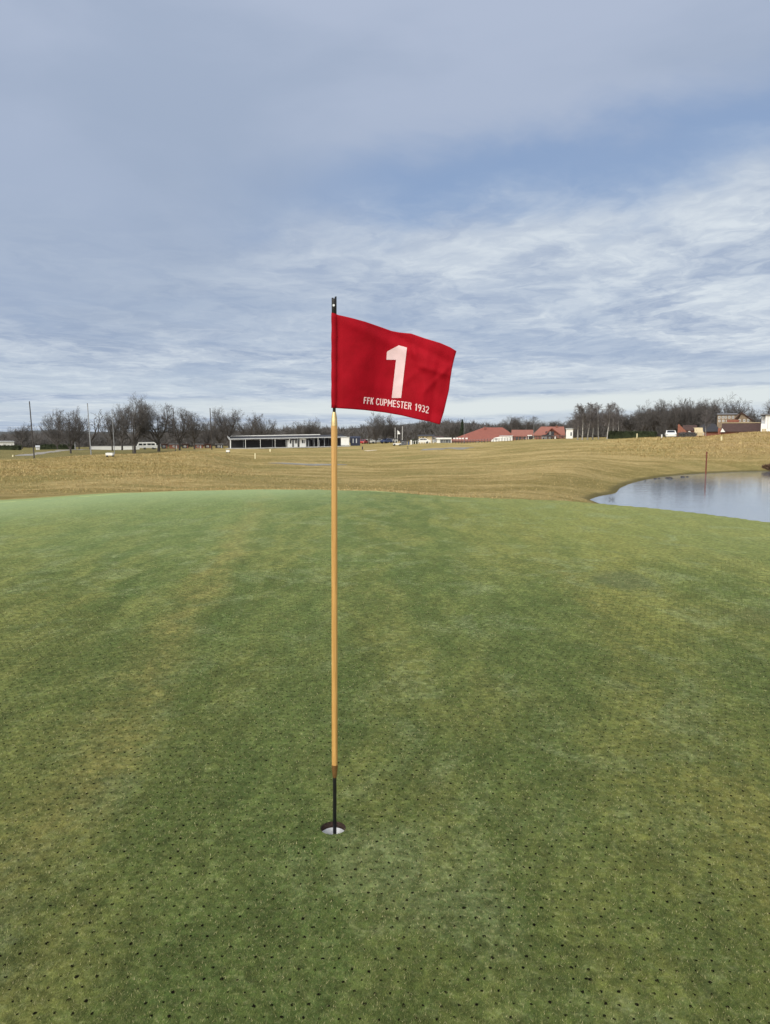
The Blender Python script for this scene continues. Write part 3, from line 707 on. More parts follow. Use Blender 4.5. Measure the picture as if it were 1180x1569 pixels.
KIND = {
 'spread': dict(ns=[3, 7, 6, 4, 3], wob=[.05, .12, .14, .14, .15], up=[.1, .035, .01, .0, .0], tap=[.25, .7, .8, .8, .6], start=[.5, .15, .1, .1, 1], nc=[4, 2, 2, 2, 0], ang=[.80, .80, .75, .7, .8], rl=[2.6, .50, .52, .60, 0], short=[.1, .3, .4, .4, 0], rr=.66, rmin=.010, L=.24, r=.34),
 'vase': dict(ns=[2, 6, 5, 4, 3], wob=[.05, .08, .12, .13, .15], up=[.1, .02, .02, .02, .02], tap=[.2, .75, .8, .8, .6], start=[.4, .1, .1, .1, 1], nc=[6, 2, 2, 2, 0], ang=[.60, .55, .6, .6, .8], rl=[5.0, .36, .50, .55, 0], short=[.1, .3, .4, .4, 0], rr=.62, rmin=.010, L=.17, r=.22),
 'birch': dict(ns=[14, 5, 4, 3], wob=[.03, .1, .15, .25], up=[.1, .10, -.02, -.05], tap=[.9, .8, .8, .6], start=[.22, .1, .1, 1], nc=[4, 2, 2, 0], ang=[.66, .55, .6, .8], rl=[.34, .42, .5, 0], short=[.62, .5, .5, 0], rr=.36, rmin=.013, L=.98, r=.13),
 'sparse': dict(ns=[2, 6, 4, 3], wob=[.04, .16, .15, .2], up=[.1, .12, .1, .05], tap=[.2, .8, .8, .6], start=[.6, .4, .2, 1], nc=[3, 1, 2, 0], ang=[.30, .4, .5, .8], rl=[3.0, .25, .4, 0], short=[.1, .4, .5, 0], rr=.6, rmin=.02, L=.24, r=.15),
 'far': dict(ns=[3, 5, 4, 3], wob=[.05, .15, .2, .3], up=[.1, .10, .05, .0], tap=[.25, .7, .8, .6], start=[.5, .15, .1, 1], nc=[3, 2, 3, 0], ang=[.5, .6, .7, .8], rl=[1.6, .50, .50, 0], short=[.1, .45, .5, 0], rr=.6, rmin=.04, L=.30, r=.25)}
def seg_arrays(segs, n=3):
    A = np.array([list(s[0]) + list(s[1]) + [s[2], s[3]] for s in segs]); p, q = A[:, :3], A[:, 3:6]
    d = q - p; d /= np.linalg.norm(d, axis=1)[:, None] + 1e-9
    ref = np.where(np.abs(d[:, 2:3]) > .9, np.array([[1., 0, 0]]), np.array([[0, 0, 1.]]))
    a = np.cross(d, ref); a /= np.linalg.norm(a, axis=1)[:, None]; b = np.cross(d, a); V = []
    for c_, r in ((p, A[:, 6:7]), (q, A[:, 7:8])):
        for k in range(n): t = 6.28318 * k / n; V.append(c_ + a * r * math.cos(t) + b * r * math.sin(t))
    V = np.stack(V, 1).reshape(-1, 3); base = np.arange(len(A))[:, None] * 2 * n
    Fc = np.concatenate([base + np.array([[k, (k + 1) % n, n + (k + 1) % n, n + k]]) for k in range(n)])
    return V, Fc
ENV = {'spread': (.47, .55, .42), 'vase': (.44, .55, .45), 'birch': (.26, .58, .44)}
def tree_mesh(kind, seed, HT=10.0):
    rnd = random.Random(seed); P = dict(KIND[kind]); segs = []
    if kind in ENV: P['env'] = tuple(q * HT for q in ENV[kind]) + tuple(rnd.uniform(0, 6.28) for _ in range(3))
    grow(segs, rnd, (0, 0, -.15), (0, 0, 1), HT * P['L'], P['r'], 0, P, len(P['ns']) - 1)
    top = float(np.percentile([s[1].z for s in segs if s[4] > 1], 98.5))
    k = HT / top
    segs = [(s[0] * k, s[1] * k, s[2], s[3], s[4]) for s in segs]
    return segs
TREES = {}
def variant(kind, seed):
    key = (kind, seed)
    if key not in TREES:
        segs = tree_mesh(kind, seed); cut = 1 if kind == 'birch' else 2
        V1, F1 = seg_arrays([s for s in segs if s[4] < cut], 6); V2, F2 = seg_arrays([s for s in segs if s[4] >= cut], 3)
        w = float(np.ptp(np.percentile(V2[:, 0], [4, 96])) + np.ptp(np.percentile(V2[:, 1], [4, 96]))) / 2
        a = npmesh('trunk', V1, F1, True); a.materials.append(M['birch'] if kind == 'birch' else M['bark'])
        b = npmesh('crown', V2, F2); b.materials.append(M['birchtwig'] if kind == 'birch' else M['twig'])
        TREES[key] = (a, b, w)
    return TREES[key]
def plant(px, top, Y, kind, seed, label, group, width=None, rz=None, name='bare_tree', base=None):
    a, b, w = variant(kind, seed); X = Xat(px, Y, 680); z0 = h(X, Y) - .05; ht = zat(top, Y) - z0
    e = empty(name, (X, Y, z0), label, 'tree', group, rz if rz is not None else random.Random(px).uniform(0, 6.28))
    s = ht / 10.0; sxy = s if width is None else width * .9 * Y / F / w
    e.scale = (sxy, sxy, s)
    o = bpy.data.objects.new('trunk', a); COL.objects.link(o); o.parent = e
    o = bpy.data.objects.new('crown', b); COL.objects.link(o); o.parent = e
    return e
GL_ = 'bare trees along the left of the course'; GR = 'bare trees and birches on the right'; GC = 'bare trees behind the middle of the course'
for t in [
 (34, 651, 172, 'spread', 1, 'small bare tree left of the tall dark pole at far left', GL_, 26),
 (61, 645, 168, 'sparse', 5, 'thin bare tree just right of the leftmost tall pole', GL_, 22),
 (88, 631, 150, 'vase', 2, 'bare fan-shaped tree, left half of the wide crown beside the mast', GL_, 36),
 (108, 629, 117, 'vase', 3, 'bare many-stemmed tree standing forward on the grass, trunk nearest the mound', GL_, 44),
 (121, 640, 158, 'spread', 4, 'low bare tree tucked behind the forward many-stemmed tree', GL_, 28),
 (139, 627, 158, 'sparse', 6, 'sparse forked tree with few upright limbs around the grey pole', GL_, 34),
 (172, 629, 145, 'spread', 7, 'bare round tree at the left end of the big row', GL_, 34),
 (187, 621, 150, 'spread', 8, 'bare tree second in the big row, paler twigs behind the pole', GL_, 38),
 (206, 612, 127, 'spread', 9, 'tallest bare tree of the left row, dark forked trunk', GL_, 52),
 (243, 621, 132, 'spread', 10, 'wide bare tree with trunk forking beside the white caravans', GL_, 52),
 (275, 627, 137, 'spread', 11, 'bare tree with straight dark trunk right of the caravans', GL_, 42),
 (298, 634, 152, 'spread', 12, 'bare tree over the small brick-red cabins', GL_, 36),
 (318, 642, 168, 'vase', 2, 'low bare tree just left of the lone dark pole', GL_, 30),
 (351, 627, 156, 'spread', 13, 'tall bare tree rising behind the left end of the range shelter', GL_, 40),
 (336, 644, 176, 'vase', 3, 'low bare tree just right of the lone dark pole', GL_, 30),
 (384, 638, 172, 'vase', 14, 'bushy bare tree over the range shelter, second from its left end', GL_, 38),
 (404, 637, 180, 'vase', 2, 'bushy bare tree over the range shelter roof, third from its left end', GL_, 34),
 (435, 649, 235, 'sparse', 5, 'slim distant tree above the range shelter', GC, 16),
 (466, 645, 240, 'vase', 3, 'distant bare tree above the white booths of the shelter, left one', GC, 26),
 (481, 644, 240, 'vase', 14, 'distant bare tree just left of the flagstick', GC, 26),
 (566, 640, 225, 'sparse', 6, 'distant bare poplar under the flag, left of its cluster', GC, 18),
 (576, 634, 225, 'vase', 2, 'tallest distant bare tree under the lower edge of the flag', GC, 26),
 (590, 637, 230, 'vase', 3, 'distant bare tree below the letters on the flag', GC, 26),
 (604, 643, 232, 'vase', 14, 'distant bare tree behind the three white flagpoles', GC, 22),
 (690, 648, 250, 'spread', 4, 'distant bare tree right of the flag tip', GC, 26),
 (727, 650, 255, 'spread', 7, 'distant bare tree over the left slope of the red hall roof', GC, 28),
 (778, 640, 245, 'spread', 9, 'distant bare tree over the right end of the hall ridge', GC, 30),
 (806, 639, 235, 'spread', 10, 'dark rounded bare tree between the hall and the red-roofed house', GC, 40),
 (836, 646, 245, 'spread', 12, 'distant bare tree behind the ridge of the red-roofed house', GC, 32),
 (858, 645, 250, 'spread', 1, 'distant bare tree behind the white shed', GC, 28),
 (885, 622, 150, 'birch', 20, 'bare birch at the left edge of the birch clump', GR, 24),
 (892, 620, 146, 'birch', 21, 'white-stemmed birch second from left in the clump', GR, 24),
 (900, 618, 150, 'birch', 22, 'birch third from left in the clump, pale stem', GR, 26),
 (908, 619, 156, 'birch', 20, 'birch in the middle of the clump, upper twigs highest', GR, 24),
 (917, 621, 152, 'birch', 21, 'birch just left of the gap in the clump', GR, 22),
 (930, 619, 145, 'birch', 22, 'birch with the whitest stem, right of the gap', GR, 24),
 (939, 618, 150, 'birch', 20, 'birch at the right edge of the clump by the hedge', GR, 24),
 (947, 623, 158, 'birch', 21, 'slender birch leaning out at the right of the clump', GR, 18),
 (966, 634, 158, 'spread', 8, 'bare tree behind the left part of the dark green hedge', GR, 36),
 (984, 623, 164, 'vase', 2, 'upright bare tree behind the middle of the dark green hedge', GR, 34),
 (1002, 614, 165, 'spread', 11, 'tall pale-twigged tree behind the right end of the hedge', GR, 38),
 (1020, 619, 158, 'vase', 3, 'bare tree behind the parked white cars', GR, 34),
 (1036, 616, 162, 'vase', 14, 'bare tree behind the brick gable', GR, 34),
 (1052, 614, 160, 'vase', 2, 'bare tree just right of the brick gable', GR, 34),
 (1068, 615, 165, 'vase', 3, 'bare tree above the white van', GR, 34),
 (1084, 613, 158, 'spread', 13, 'bare tree left of the yellow brick flats', GR, 34),
 (1081, 628, 140, 'birch', 22, 'lone thin birch with white stem before the dark roofs', GR, 14),
 (1116, 611, 215, 'vase', 14, 'domed bare tree rising behind the yellow brick flats', GR, 50),
 (1131, 617, 218, 'vase', 2, 'bare tree at the right shoulder of the flats', GR, 32),
 (1176, 618, 175, 'spread', 9, 'dark bare tree behind the white house at the right edge', GR, 44),
 (1160, 640, 185, 'spread', 4, 'low bare tree left of the white house', GR, 26)]:
    plant(*t)

def conifer(px, top, Y, label):
    X = Xat(px, Y); z0 = h(X, Y); ht = zat(top, Y) - z0; e = empty('conifer', (X, Y, z0), label, 'tree')
    MB().tube((0, 0, 0), (0, 0, ht * .9), .14, .03).build('trunk', M['bark'], e)
    r = np.random.RandomState(px); n = 1800; t = r.rand(n) ** .8; zc_ = ht * (.12 + .88 * t); rad = (1 - t) * ht * .19 * np.sqrt(r.rand(n)); a = r.rand(n) * 6.283
    c = np.stack([rad * np.cos(a), rad * np.sin(a), zc_], -1); d1 = r.normal(0, .16, (n, 3)); d2 = r.normal(0, .16, (n, 3)); d1[:, 2] -= .15
    link('crown', npmesh('crown', np.stack([c, c + d1, c + d2], 1).reshape(-1, 3), np.arange(3 * n).reshape(-1, 3)), M['evergreen'], e)
conifer(708, 643, 240, 'narrow dark conifer poking above the woods over the red hall')

# far woods: one mass of low-detail trees and thicket
def profile(px): return np.interp(px, [-250, -60, 0, 30, 60, 120, 200, 300, 400, 430, 470, 520, 545, 560, 610, 640, 660, 700, 720, 760, 790, 815, 850, 880, 960, 1100, 1180, 1400],
                                  [662, 664, 670, 667, 665, 668, 667, 662, 660, 659, 655, 659, 658, 655, 656, 651, 646, 649, 651, 653, 653, 652, 654, 652, 640, 634, 640, 636])
V_, F_ = [], []; off = 0; far = [seg_arrays([s for s in tree_mesh('far', k)], 3) for k in (31, 32, 33)]
rg = np.random.RandomState(5)
def add_far(px, Y, top, wk=1.0):
    global off
    v, f = far[rg.randint(3)]; X = Xat(px, Y); z0 = h(X, Y); s = max(2.0, zat(top, Y) - z0) / 10; a = rg.uniform(0, 6.28); ww = s * rg.uniform(.9, 1.4) * wk
    x = v[:, 0] * math.cos(a) - v[:, 1] * math.sin(a); y = v[:, 0] * math.sin(a) + v[:, 1] * math.cos(a)
    V_.append(np.stack([x * ww + X, y * ww + Y, v[:, 2] * s + z0], -1)); F_.append(f + off); off += len(v)
for k in range(230):
    px = rg.uniform(-200, 1380); Y = rg.uniform(235, 330)
    if px > 870: Y = rg.uniform(228, 290)
    add_far(px, Y, profile(px) + rg.normal(1.0, 2.2))
me = npmesh('woodland', np.concatenate(V_), np.concatenate(F_)); 
tag(link('woodland', me, M['twig']), 'grey brown leafless woods along the far edge of the course', kind='stuff')
def thicket(name, label, px0, px1, Ya, Yb, topf, n, m, seed, sz=1.0, botf=None):
    r = np.random.RandomState(seed); px = r.uniform(px0, px1, n); Y = r.uniform(Ya, Yb, n); X = (px - CX) / F * Y / math.cos(PITCH)
    z0 = H(X, Y); zt = CAMH + (668 - (topf(px) + 1.6 * np.sin(px * .31) + 1.2 * np.sin(px * .83 + 1) + 1.0 * np.sin(px * 2.1))) / F * Y
    hgt = np.maximum(zt - z0, .4); z = z0 + hgt * r.rand(n) ** 1.15
    c = np.stack([X, Y, z], -1); L_ = r.uniform(.5, 1.5, n)[:, None] * sz; w = r.uniform(.02, .06, n)[:, None] * sz
    d = np.stack([r.normal(0, .45, n), r.normal(0, .45, n), r.uniform(.3, 1, n)], -1); d /= np.linalg.norm(d, axis=1)[:, None]
    s_ = np.stack([r.normal(0, 1, n), r.normal(0, .4, n), r.normal(0, .3, n)], -1)
    me = npmesh(name, np.stack([c - s_ * w, c + s_ * w, c + d * L_], 1).reshape(-1, 3), np.arange(3 * n).reshape(-1, 3))
    return tag(link(name, me, m), label, kind='stuff')
thicket('far_thicket', 'dense leafless undergrowth below the far woods', -250, 870, 255, 345, lambda p: profile(p) + 1.5, 130000, M['scrub'], 7, 1.9)
thicket('right_thicket', 'dark leafless undergrowth between the trees on the right', 868, 1400, 196, 226, lambda p: np.interp(p, [868, 900, 945, 955, 985, 1090, 1110, 1180, 1400], [650, 636, 642, 650, 634, 626, 648, 650, 645]), 120000, M['scrub'], 8, 1.25)
thicket('left_thicket', 'dark leafless undergrowth below the trees on the left', -200, 440, 192, 225, lambda p: np.interp(p, [-200, 0, 30, 60, 90, 130, 160, 250, 330, 360, 440], [671, 675, 671, 669, 668, 673, 671, 668, 667, 669, 672]), 120000, M['scrub'], 9, 1.2)

# hills far off
hv = []; hf = []; n = 160
for i in range(n):
    px = -500 + 2200 * i / (n - 1); Y = 1500
    top = np.interp(px, [-500, 0, 60, 200, 420, 540, 600, 640, 700, 800, 900, 1700], [658, 661, 659, 662, 660, 656, 652, 648, 648, 655, 658, 657]) + .7 * math.sin(i * .7) + .5 * math.sin(i * 1.9)
    X = (px - CX) / F * Y; zt = zat(top, Y)
    hv += [(X * .97, Y - 260, -14), (X, Y, zt), (X * 1.05, Y + 200, zt * .8), (X * 1.1, Y + 500, -14)]
for i in range(n - 1):
    for k in range(3): a = 4 * i + k; hf.append((a, a + 4, a + 5, a + 1))
hm = pbr('hill_woods', (.075, .085, .090), .95, var=.15, scale=.02)
tag(MB().add(hv, hf, True).build('hills', hm), 'low wooded hills on the horizon', kind='structure')

# hedges
def hedge(px0, px1, top, Y, dep, label, n, m='hedge', bottom=None, name='hedge', cat='hedge', seed=1):
    x0, x1 = Xat(px0, Y), Xat(px1, Y); xc = (x0 + x1) / 2; z0 = h(xc, Y) - .1; ht = zat(top, Y) - z0; e = empty(name, (xc, Y, z0), label, cat)
    hw = (x1 - x0) / 2
    MB().box(-hw + .1, hw - .1, -dep / 2 + .1, dep / 2 - .1, 0, ht - .15).build('stems', M[m], e)
    r = np.random.RandomState(seed); c = np.stack([r.uniform(-hw, hw, n), r.uniform(-dep / 2, dep / 2, n), ht * r.rand(n) ** .6], -1)
    d1, d2 = r.normal(0, .13, (n, 3)), r.normal(0, .13, (n, 3))
    link('foliage', npmesh('foliage', np.stack([c, c + d1, c + d2], 1).reshape(-1, 3), np.arange(3 * n).reshape(-1, 3)), M[m], e)
    return e
hedge(932, 1004, 661.5, 150, 2, 'long dark green hedge below the trees right of the birches', 9000)
hedge(-30, 31, 683, 150, 1.5, 'dark clipped hedge before the white flat building at far left', 5000, seed=2)
hedge(62, 112, 681.5, 155, 1.8, 'dark green hedge beyond the curved path', 5000, seed=3)
hedge(631.5, 641, 674, 190, 1.2, 'near black hedge beside the beige building', 1500, seed=4)
hedge(1041, 1064, 663.5, 128, 2.0, 'brown bush in front of the brick gable', 2500, 'scrub', name='bush', cat='bush', seed=5)
hedge(1177.5, 1192, 716, 59.5, 1.2, 'dark brown bush at the water edge, right side of the pond', 4500, 'brush', name='bush', cat='bush', seed=6)

# ------------------------------------------------------------------ buildings
class Bld:
    def __init__(s, name, label, cat, px0, px1, Y, dep, group=None, rz=0.0, zb=None):
        s.Y = Y; s.x0, s.x1 = Xat(px0, Y), Xat(px1, Y); s.xc = (s.x0 + s.x1) / 2; s.d = dep
        s.z0 = (h(s.xc, Y) if zb is None else zb) - .15; al = math.atan2(s.xc, Y); s.c = math.cos(al); s.e = empty(name, (s.xc, Y, s.z0), label, cat, group, rz - al)
    def X(s, px): return (Xat(px, s.Y) - s.xc) * s.c
    def Z(s, py): return zat(py, s.Y) - s.z0
    def part(s, name, m, mb, parent=None): return mb.build(name, M[m] if isinstance(m, str) else m, parent or s.e)
    def wall(s, px0, px1, top, m, y0=0.0, y1=None, bot=None, name='wall'):
        return s.part(name, m, MB().box(s.X(px0), s.X(px1), y0, s.d if y1 is None else y1, 0 if bot is None else s.Z(bot), s.Z(top)))
    def window(s, px0, px1, t, b, y=0.0, frame='white', name='window', bar=True):
        a, c, zt, zb = s.X(px0), s.X(px1), s.Z(t), s.Z(b); f = .07
        mb = MB().box(a, c, y - .05, y - .002, zt - f, zt).box(a, c, y - .05, y - .002, zb, zb + f).box(a, a + f, y - .048, y - .002, zb + f, zt - f).box(c - f, c, y - .048, y - .002, zb + f, zt - f)
        if bar: mb.box((a + c) / 2 - .03, (a + c) / 2 + .03, y - .046, y - .002, zb + f, zt - f)
        w = s.part(name, frame, mb); s.part('pane', 'glass', MB().box(a + f, c - f, y - .02, y - .004, zb + f, zt - f), w); return w
    def gable(s, px0, px1, ridge, eave, m, y0=None, y1=None, name='roof', over=.35):
        y0 = 0 if y0 is None else y0; y1 = s.d if y1 is None else y1; ym = (y0 + y1) / 2; ze, zr = s.Z(eave), s.Z(ridge)
        return s.part(name, m, MB().prism([(y0 - over, ze), (ym, zr), (y1 + over, ze), (y1 + over, ze - .18), (y0 - over, ze - .18)], s.X(px0), s.X(px1)))
    def hip(s, px0, px1, rx0, rx1, ridge, eave, m, name='roof', over=.4, y0=0.0, y1=None):
        y1 = s.d if y1 is None else y1
        a, b = s.X(px0), s.X(px1); c, d = s.X(rx0), s.X(rx1); ze, zr = s.Z(eave), s.Z(ridge); ym = (y0 + y1) / 2; y0 -= over; y1 += over
        v = [(a, y0, ze), (b, y0, ze), (b, y1, ze), (a, y1, ze), (c, ym, zr), (d, ym, zr), (a, y0, ze - .2), (b, y0, ze - .2), (b, y1, ze - .2), (a, y1, ze - .2)]
        return s.part(name, m, MB().add(v, [(0, 1, 5, 4), (1, 2, 5), (2, 3, 4, 5), (3, 0, 4), (6, 7, 1, 0), (7, 8, 2, 1), (8, 9, 3, 2), (9, 6, 0, 3), (9, 8, 7, 6)]))

# large hall with the red tiled roof
b = Bld('tiled_hall', 'long hall with a wide red tiled hipped roof', 'hall', 690, 797, 202, 18)
b.wall(692, 795, 675.2, 'brick'); b.hip(686, 799, 741, 771, 654.3, 675, 'tile')
for k, px in enumerate((694, 698.5, 703, 707.5, 713)):
    z = b.Z(671.6); b.part('skylight', 'white', MB().box(b.X(px), b.X(px) + .62, .55, 1.3, z - .25, z + .15))
for px in (730, 737, 744): b.window(px, px + 3.4, 676.2, 679)
b.part('chimney', 'brick', MB().box(b.X(742), b.X(743.2), 7, 8, b.Z(657), b.Z(652.8)))
b = Bld('white_annex', 'white shed-roofed annex in front of the red tiled hall', 'building', 752, 785, 192, 7)
zf = b.Z(678.5)
b.part('wall', 'white', MB().add([(b.X(752.5), 0, 0), (b.X(785), 0, 0), (b.X(785), 0, b.Z(668)), (b.X(766), 0, b.Z(668.8)), (b.X(757), 0, b.Z(671)), (b.X(752.5), 0, b.Z(675)),
    (b.X(752.5), 7, 0), (b.X(785), 7, 0), (b.X(785), 7, b.Z(668)), (b.X(766), 7, b.Z(668.8)), (b.X(757), 7, b.Z(671)), (b.X(752.5), 7, b.Z(675))],
    [(5, 4, 3, 2, 1, 0), (6, 7, 8, 9, 10, 11), (0, 1, 7, 6), (1, 2, 8, 7), (2, 3, 9, 8), (3, 4, 10, 9), (4, 5, 11, 10), (5, 0, 6, 11)]))
b.part('roof_edge', 'greyw', MB().box(b.X(765), b.X(786), -.2, 7.2, b.Z(668) + .004, b.Z(668) + .14)); b.window(757, 763, 671.5, 673.6)
for px in (769.5, 775, 780): b.part('wall_joint', 'greyw', MB().box(b.X(px), b.X(px) + .1, -.03, -.002, .2, b.Z(668.6)))
b = Bld('brick_block', 'low brick building with dark doors between hall and house', 'building', 786, 816, 200, 10)
b.wall(786, 815, 668, 'brick'); b.gable(783, 817, 658.3, 668, 'tile2')
for a_, c_ in ((790, 793.5), (795, 798), (802, 805), (808, 811.5)): b.window(a_, c_, 668.8, 676, name='door', frame='dark', bar=False)
b.part('downpipe', 'white', MB().box(b.X(805.8), b.X(806.5), -.08, -.003, 0, b.Z(668.3)))
b = Bld('flat_porch', 'small flat-roofed white porch by the red-roofed house', 'porch', 809, 817, 193, 4)
b.part('roof', 'white', MB().box(b.X(808), b.X(818), -.3, 4, b.Z(667.8), b.Z(666.4))); b.wall(811, 816, 667.9, 'dark', .4, 3.6)
for px in (809, 816.8): b.part('post', 'white', MB().box(b.X(px), b.X(px) + .15, 0, .15, 0, b.Z(667.85)))
b = Bld('tiled_house', 'red-roofed house with dark balcony and front gable', 'house', 817, 866, 188, 10)
b.wall(819, 864, 666.5, 'brick'); b.hip(815, 866, 828, 864, 653.2, 666.5, 'tile2')
g = b.part('roof', 'tile', MB().add([(b.X(834), -1.6, b.Z(666)), (b.X(845), -1.6, b.Z(655.2)), (b.X(868), -1.6, b.Z(673)), (b.X(834), 5, b.Z(666)), (b.X(845), 5, b.Z(655.2)), (b.X(868), 5, b.Z(673)),
    (b.X(835), -1.6, b.Z(667.3)), (b.X(845), -1.6, b.Z(656.8)), (b.X(868), -1.6, b.Z(674.3)), (b.X(835), 5, b.Z(667.3)), (b.X(845), 5, b.Z(656.8)), (b.X(868), 5, b.Z(674.3))],
    [(0, 1, 4, 3), (1, 2, 5, 4), (7, 6, 9, 10), (8, 7, 10, 11), (1, 0, 6, 7), (2, 1, 7, 8), (0, 3, 9, 6), (2, 8, 11, 5)]))
b.part('gable_wall', 'tile2', MB().add([(b.X(836), -.9, b.Z(667)), (b.X(866), -.9, b.Z(673.5)), (b.X(845), -.9, b.Z(657)), (b.X(836), -.7, b.Z(667)), (b.X(866), -.7, b.Z(673.5)), (b.X(845), -.7, b.Z(657))], [(0, 1, 2), (5, 4, 3), (0, 3, 4, 1), (1, 4, 5, 2), (2, 5, 3, 0)]))
b.window(835.5, 841, 661, 666, -1.1, 'dark'); b.window(841.3, 843.6, 661.4, 665.6, -1.1, 'white', bar=False); b.window(844, 848.5, 661, 666, -1.1, 'dark')
b.part('balcony', 'dark', MB().box(b.X(829.5), b.X(851), -2.6, -1.7, b.Z(668.6), b.Z(667.4)).box(b.X(831), b.X(848), -2.6, -2.5, b.Z(668.6), b.Z(666.2)))
for px in (830, 836, 842, 849.5): b.part('balcony_post', 'greyw' if px < 849 else 'white', MB().box(b.X(px), b.X(px) + (.12 if px < 849 else .3), -2.5, -2.35, 0, b.Z(668.65)))
b.window(831, 838, 669.5, 675, 0, 'white'); b.window(840, 846, 669.5, 675, 0, 'white'); b.part('chimney', 'brick', MB().box(b.X(852), b.X(853.6), 4, 4.8, b.Z(656), b.Z(651.6)))
b = Bld('white_shed', 'small white shed with slanting roof right of the red-roofed house', 'shed', 867, 878, 183, 4)
b.part('wall', 'white', MB().prism([(0, 0), (4, 0), (4, b.Z(660)), (0, b.Z(657.5))], b.X(867), b.X(877.5)))
b.part('roof', 'greyw', MB().prism([(-.3, b.Z(657.0)), (-.3, b.Z(656.1)), (4.3, b.Z(659.2)), (4.3, b.Z(660))], b.X(866.2), b.X(878.6))); b.window(873.5, 876, 662, 668, frame='greyw', name='door', bar=False)
# beige and white clubhouse buildings
b = Bld('beige_building', 'beige two-storey building with dark upper windows behind the course', 'building', 641, 668, 205, 9)
b.wall(641.5, 662, 668.3, 'beige'); b.wall(662.05, 668, 669.6, 'greyw', 1.0, 8, name='side_wall')
b.part('roof', 'dark', MB().prism([(-.4, b.Z(668.3)), (4.5, b.Z(666.0)), (9.4, b.Z(668.3))], b.X(640), b.X(666)))
for a_, c_, t_, u_ in ((643.5, 645.4, 669.5, 671.6), (647, 649.6, 668.9, 675.6), (652.3, 654.6, 669.2, 671), (664, 666.5, 671, 673)): b.window(a_, c_, t_, u_, 1.0 if a_ > 662 else 0, 'beige', bar=False)
b.window(652, 656, 674, 680, name='door', frame='brick', bar=False)
b = Bld('white_pavilion', 'low white pavilion with a row of dark glazed openings', 'pavilion', 669, 692, 195, 6)
b.wall(669, 674.6, 671, 'white'); b.part('fascia', 'white', MB().box(b.X(668.6), b.X(692), -.3, 6, b.Z(673), b.Z(671) + .06)); b.wall(691, 692, 673, 'white', name='end_wall')
b.part('back_wall', 'dark', MB().box(b.X(674.7), b.X(691), 2, 2.2, 0, b.Z(673.05)))
for k, px in enumerate((675, 679, 683.2, 687.2)): b.window(px, px + 3.6, 673.6, 679.4, .2, 'greyw' if k != 1 else 'white')
b = Bld('low_roof_building', 'low dark-roofed building left of the pavilion', 'building', 660, 680, 215, 7)
b.wall(661, 679, 671, 'dark'); b.gable(660, 680, 668.2, 670.8, 'darktile')

# right side
b = Bld('brick_gable_house', 'small brick house with gable and brown roof beside parked cars', 'house', 1037, 1066, 138, 6)
b.wall(1038, 1064, 659, 'brick', .4); b.gable(1045, 1067, 651, 659, 'darktile', .4)
b.part('gable_wall', 'brick', MB().add([(b.X(1037.5), 0, 0), (b.X(1051), 0, 0), (b.X(1051), 0, b.Z(661)), (b.X(1039), 0, b.Z(649.6)), (b.X(1037.5), 0, b.Z(651)),
   (b.X(1037.5), .38, 0), (b.X(1051), .38, 0), (b.X(1051), .38, b.Z(661)), (b.X(1039), .38, b.Z(649.6)), (b.X(1037.5), .38, b.Z(651))], [(4, 3, 2, 1, 0), (5, 6, 7, 8, 9), (0, 1, 6, 5), (1, 2, 7, 6), (2, 3, 8, 7), (3, 4, 9, 8), (4, 0, 5, 9)]))
b.window(1054, 1057, 660.5, 664)
b = Bld('dark_roof_barn', 'low barn with very dark hipped roof left of the long brown roof', 'barn', 1064, 1102, 150, 8)
b.wall(1066, 1100, 660.5, 'brick'); b.hip(1060, 1104, 1078, 1094, 648.6, 660.4, 'dark')
b = Bld('long_roof_house', 'long low house with dark brown roof on the hilltop', 'house', 1095, 1165, 144, 9)
b.wall(1103, 1163, 661, 'brick'); b.gable(1104, 1164.5, 647.6, 661, 'darktile'); b.wall(1099, 1103.8, 656, 'brick', -.4, 8, name='end_wall')
b.part('fascia', 'beige', MB().box(b.X(1104), b.X(1164.5), 4.3, 4.7, b.Z(647.7), b.Z(646.8)))
b.part('gable_wall', 'white', MB().add([(b.X(1103), -.9, b.Z(662)), (b.X(1110.5), -.9, b.Z(662)), (b.X(1105.5), -.9, b.Z(656)), (b.X(1103), -.6, b.Z(662)), (b.X(1110.5), -.6, b.Z(662)), (b.X(1105.5), -.6, b.Z(656))], [(0, 1, 2), (5, 4, 3), (0, 3, 4, 1), (1, 4, 5, 2), (2, 5, 3, 0)]))
b = Bld('yellow_brick_flats', 'yellow brick flats with white windows behind the long brown roof', 'flats', 1097, 1156, 186, 11)
b.wall(1097, 1140, 634.8, 'yellow')
b.part('roof', 'greyroof', MB().prism([(-.4, b.Z(635.2)), (-.4, b.Z(634.6)), (5, b.Z(632.2)), (11.4, b.Z(634.6)), (11.4, b.Z(635.2))], b.X(1096), b.X(1128)))
b.part('roof', 'darktile', MB().add([(b.X(1124), -1, b.Z(641)), (b.X(1134), -1, b.Z(631.8)), (b.X(1158), -1, b.Z(648)), (b.X(1124), 11.6, b.Z(641)), (b.X(1134), 11.6, b.Z(631.8)), (b.X(1158), 11.6, b.Z(648)),
    (b.X(1125), -1, b.Z(642.4)), (b.X(1134), -1, b.Z(633.6)), (b.X(1158), -1, b.Z(649.4)), (b.X(1125), 11.6, b.Z(642.4)), (b.X(1134), 11.6, b.Z(633.6)), (b.X(1158), 11.6, b.Z(649.4))],
    [(0, 1, 4, 3), (1, 2, 5, 4), (7, 6, 9, 10), (8, 7, 10, 11), (1, 0, 6, 7), (2, 1, 7, 8), (0, 3, 9, 6), (2, 8, 11, 5)]))
